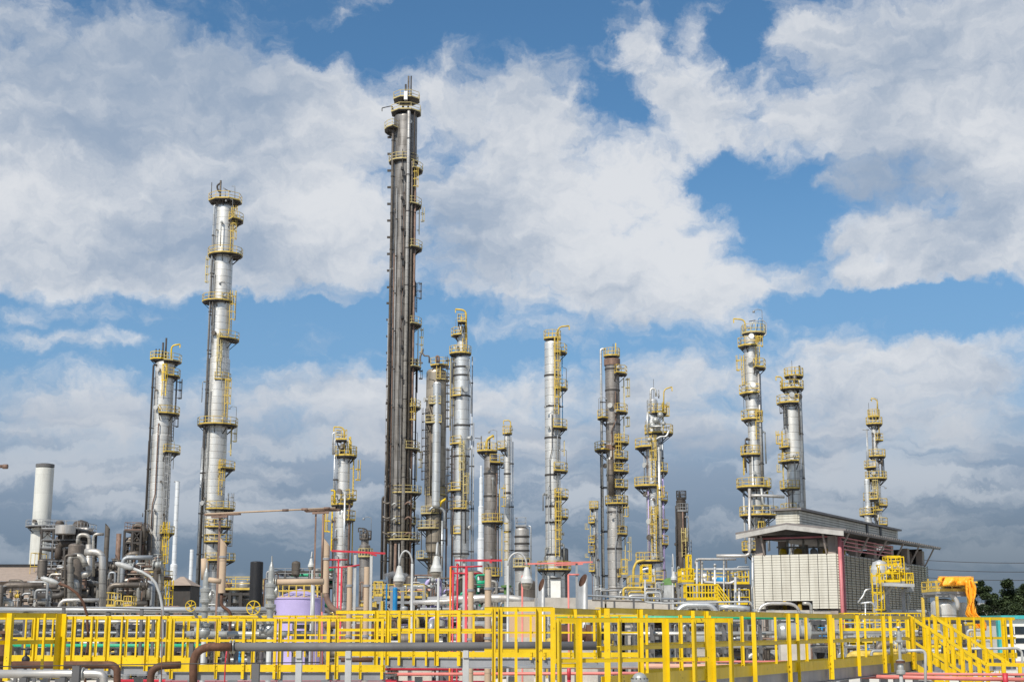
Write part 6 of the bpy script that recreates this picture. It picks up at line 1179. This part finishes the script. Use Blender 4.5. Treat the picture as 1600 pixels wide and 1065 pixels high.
pipe('near_pipe', 'bright red pipe grazing the bottom edge at the centre', [(560, 1064), (770, 1064)], 39.5, 2.6, 'red', group=NP, legs=(600,))
pipe('near_pipe', 'pink pipe at the lower right, front one of the pair', [(1344, 1056), (1700, 1063)], 30, 6.5, 'pink', group=NP, legs=(1400, 1570))
pipe('near_pipe', 'pink pipe at the lower right, rear one of the pair', [(1410, 1052), (1700, 1054)], 31, 4.5, 'pink', group=NP, legs=(1430, 1590))
for x, y, D in ((762, 1054, 40.8), (889, 1048, 40.5), (1571, 1060, 29.8)):
    t = thing('pipe_coupling', 'bright red coupling stub ' + ('beside the centre box' if x == 762 else 'behind the near lower rail' if x == 889 else 'on the pink pipe at the lower right'), 'pipe coupling', (W(x, y, D).x, D, 0), group='red couplings'); z = Z(y, D); MB().cyl((0, 0, z - .22), (0, 0, z + .12), .055).build('stub', 'red', t); MB().cyl((0, 0, 0), (0, 0, z - .22), .05).build('riser', 'red', t)
pipe('near_pipe', 'grey hooked pipe with a flange left of the stair foot', [(1415, 1016), (1446, 1015), (1446, 1110)], 29, 4.6, 'lightgrey', group=NP, flanges=((1416, 1016),), bend=.12)
pipe('near_pipe', 'long thin grey pipe level behind the stair, drooping at the right edge', [(1490, 1013), (1590, 1012), (1597, 1018), (1598, 1100)], 36, 4, 'lightgrey', group=NP, legs=(1530,), bend=.2)
pipe('near_pipe', 'red sloping pipe crossing behind the left stanchion', [(355, 1010), (352, 1035), (348, 1140)], 28.5, 2.2, 'red', group=NP, bend=.1)
pipe('near_pipe', 'pair of thin red pipes rising to the rusty bent foot', [(503, 955), (504, 1050)], 41, 2.4, 'pink', group=NP)
t = thing('relief_valve', 'upright valve with brown flanges before the long right rail end', 'valve', (W(1405, 1000, 24).x, 24, 0), group='silver relief valves'); s = SC(1000, 24); zt = Z(978, 24)
pr = [(0, 0), (6, 0), (6.5, 2), (2, 3), (2.2, 8), (4, 10), (4, 20), (6.5, 22), (6.5, 24), (2.4, 25), (2.4, 50), (7, 52), (7, 55), (4, 57), (5, 62), (5, 66), (7, 68), (7, 72), (3.2, 74)]
MB().lathe([(max(1e-7, a_ * s), zt - b_ * s) for a_, b_ in pr], 18).build('body', 'castgrey', t); MB().cyl((0, 0, 0), (0, 0, zt - 73 * s), 3 * s).build('inlet_pipe', 'lightgrey', t); MB().lathe([(7.1 * s, zt - 56 * s), (7.1 * s, zt - 52 * s)], 18).build('gasket', 'rust', t)
t = thing('relief_valve', 'round silver valve dome poking up at the bottom centre right', 'valve', (W(990, 1060, 17).x, 16.2, 0), group='silver relief valves'); s = SC(1060, 16.2); z = Z(1060, 16.2)
MB().lathe([(1e-7, z + 8 * s), (3, z), ] and [(max(1e-7, 11.5 * s * cos(a)), z + 10 * s * sin(a)) for a in [pi / 2 * (1 - k / 7) for k in range(8)]] + [(14 * s, z - .5 * s), (14 * s, z - 4 * s), (10 * s, z - 5 * s), (10 * s, 0)], 28).build('dome', 'castgrey', t)
for k in range(12): a = 2 * pi * k / 12; MB().cyl((12.6 * s * cos(a), 12.6 * s * sin(a), z - 1 * s), (12.6 * s * cos(a), 12.6 * s * sin(a), z + 1.8 * s), .9 * s, n=6).build('bolt', 'darksteel', t)
t = thing('valve', 'dark rusty valve body at the extreme left behind the wide post', 'valve', (W(5, 1010, 27).x, 27, 0)); z = Z(985, 27); MB().lathe([(1e-7, z), (.09, z), (.1, z - .05), (.04, z - .07), (.04, z - .2), (.13, z - .25), (.15, z - .45), (.09, z - .55), (.14, z - .56), (.14, z - .6), (.06, z - .62), (.06, 0)], 18).build('body', 'rust', t); MB().cyl((-.2, -.02, z - .35), (.18, -.02, z - .35), .09).build('side_port', 'rusty', t)
t = thing('valve', 'small black hand valve sitting on the left toe board', 'valve', (W(41, 1020, 28).x, 28, 0)); z = Z(1030, 28); MB().cyl((0, 0, 0), (0, 0, z), .03).cyl((0, 0, z), (0, 0, z + .2), .02).ball((0, 0, z), .08).cyl((-.1, 0, z + .2), (.1, 0, z + .2), .018).build('body', 'black', t)
pipe('overhead_rod', 'thin tan rod standing from the gantry bar to the pipes below', [(493, 1140), (493, 960)], 30, 1.4, 'taninsul', group=NP)
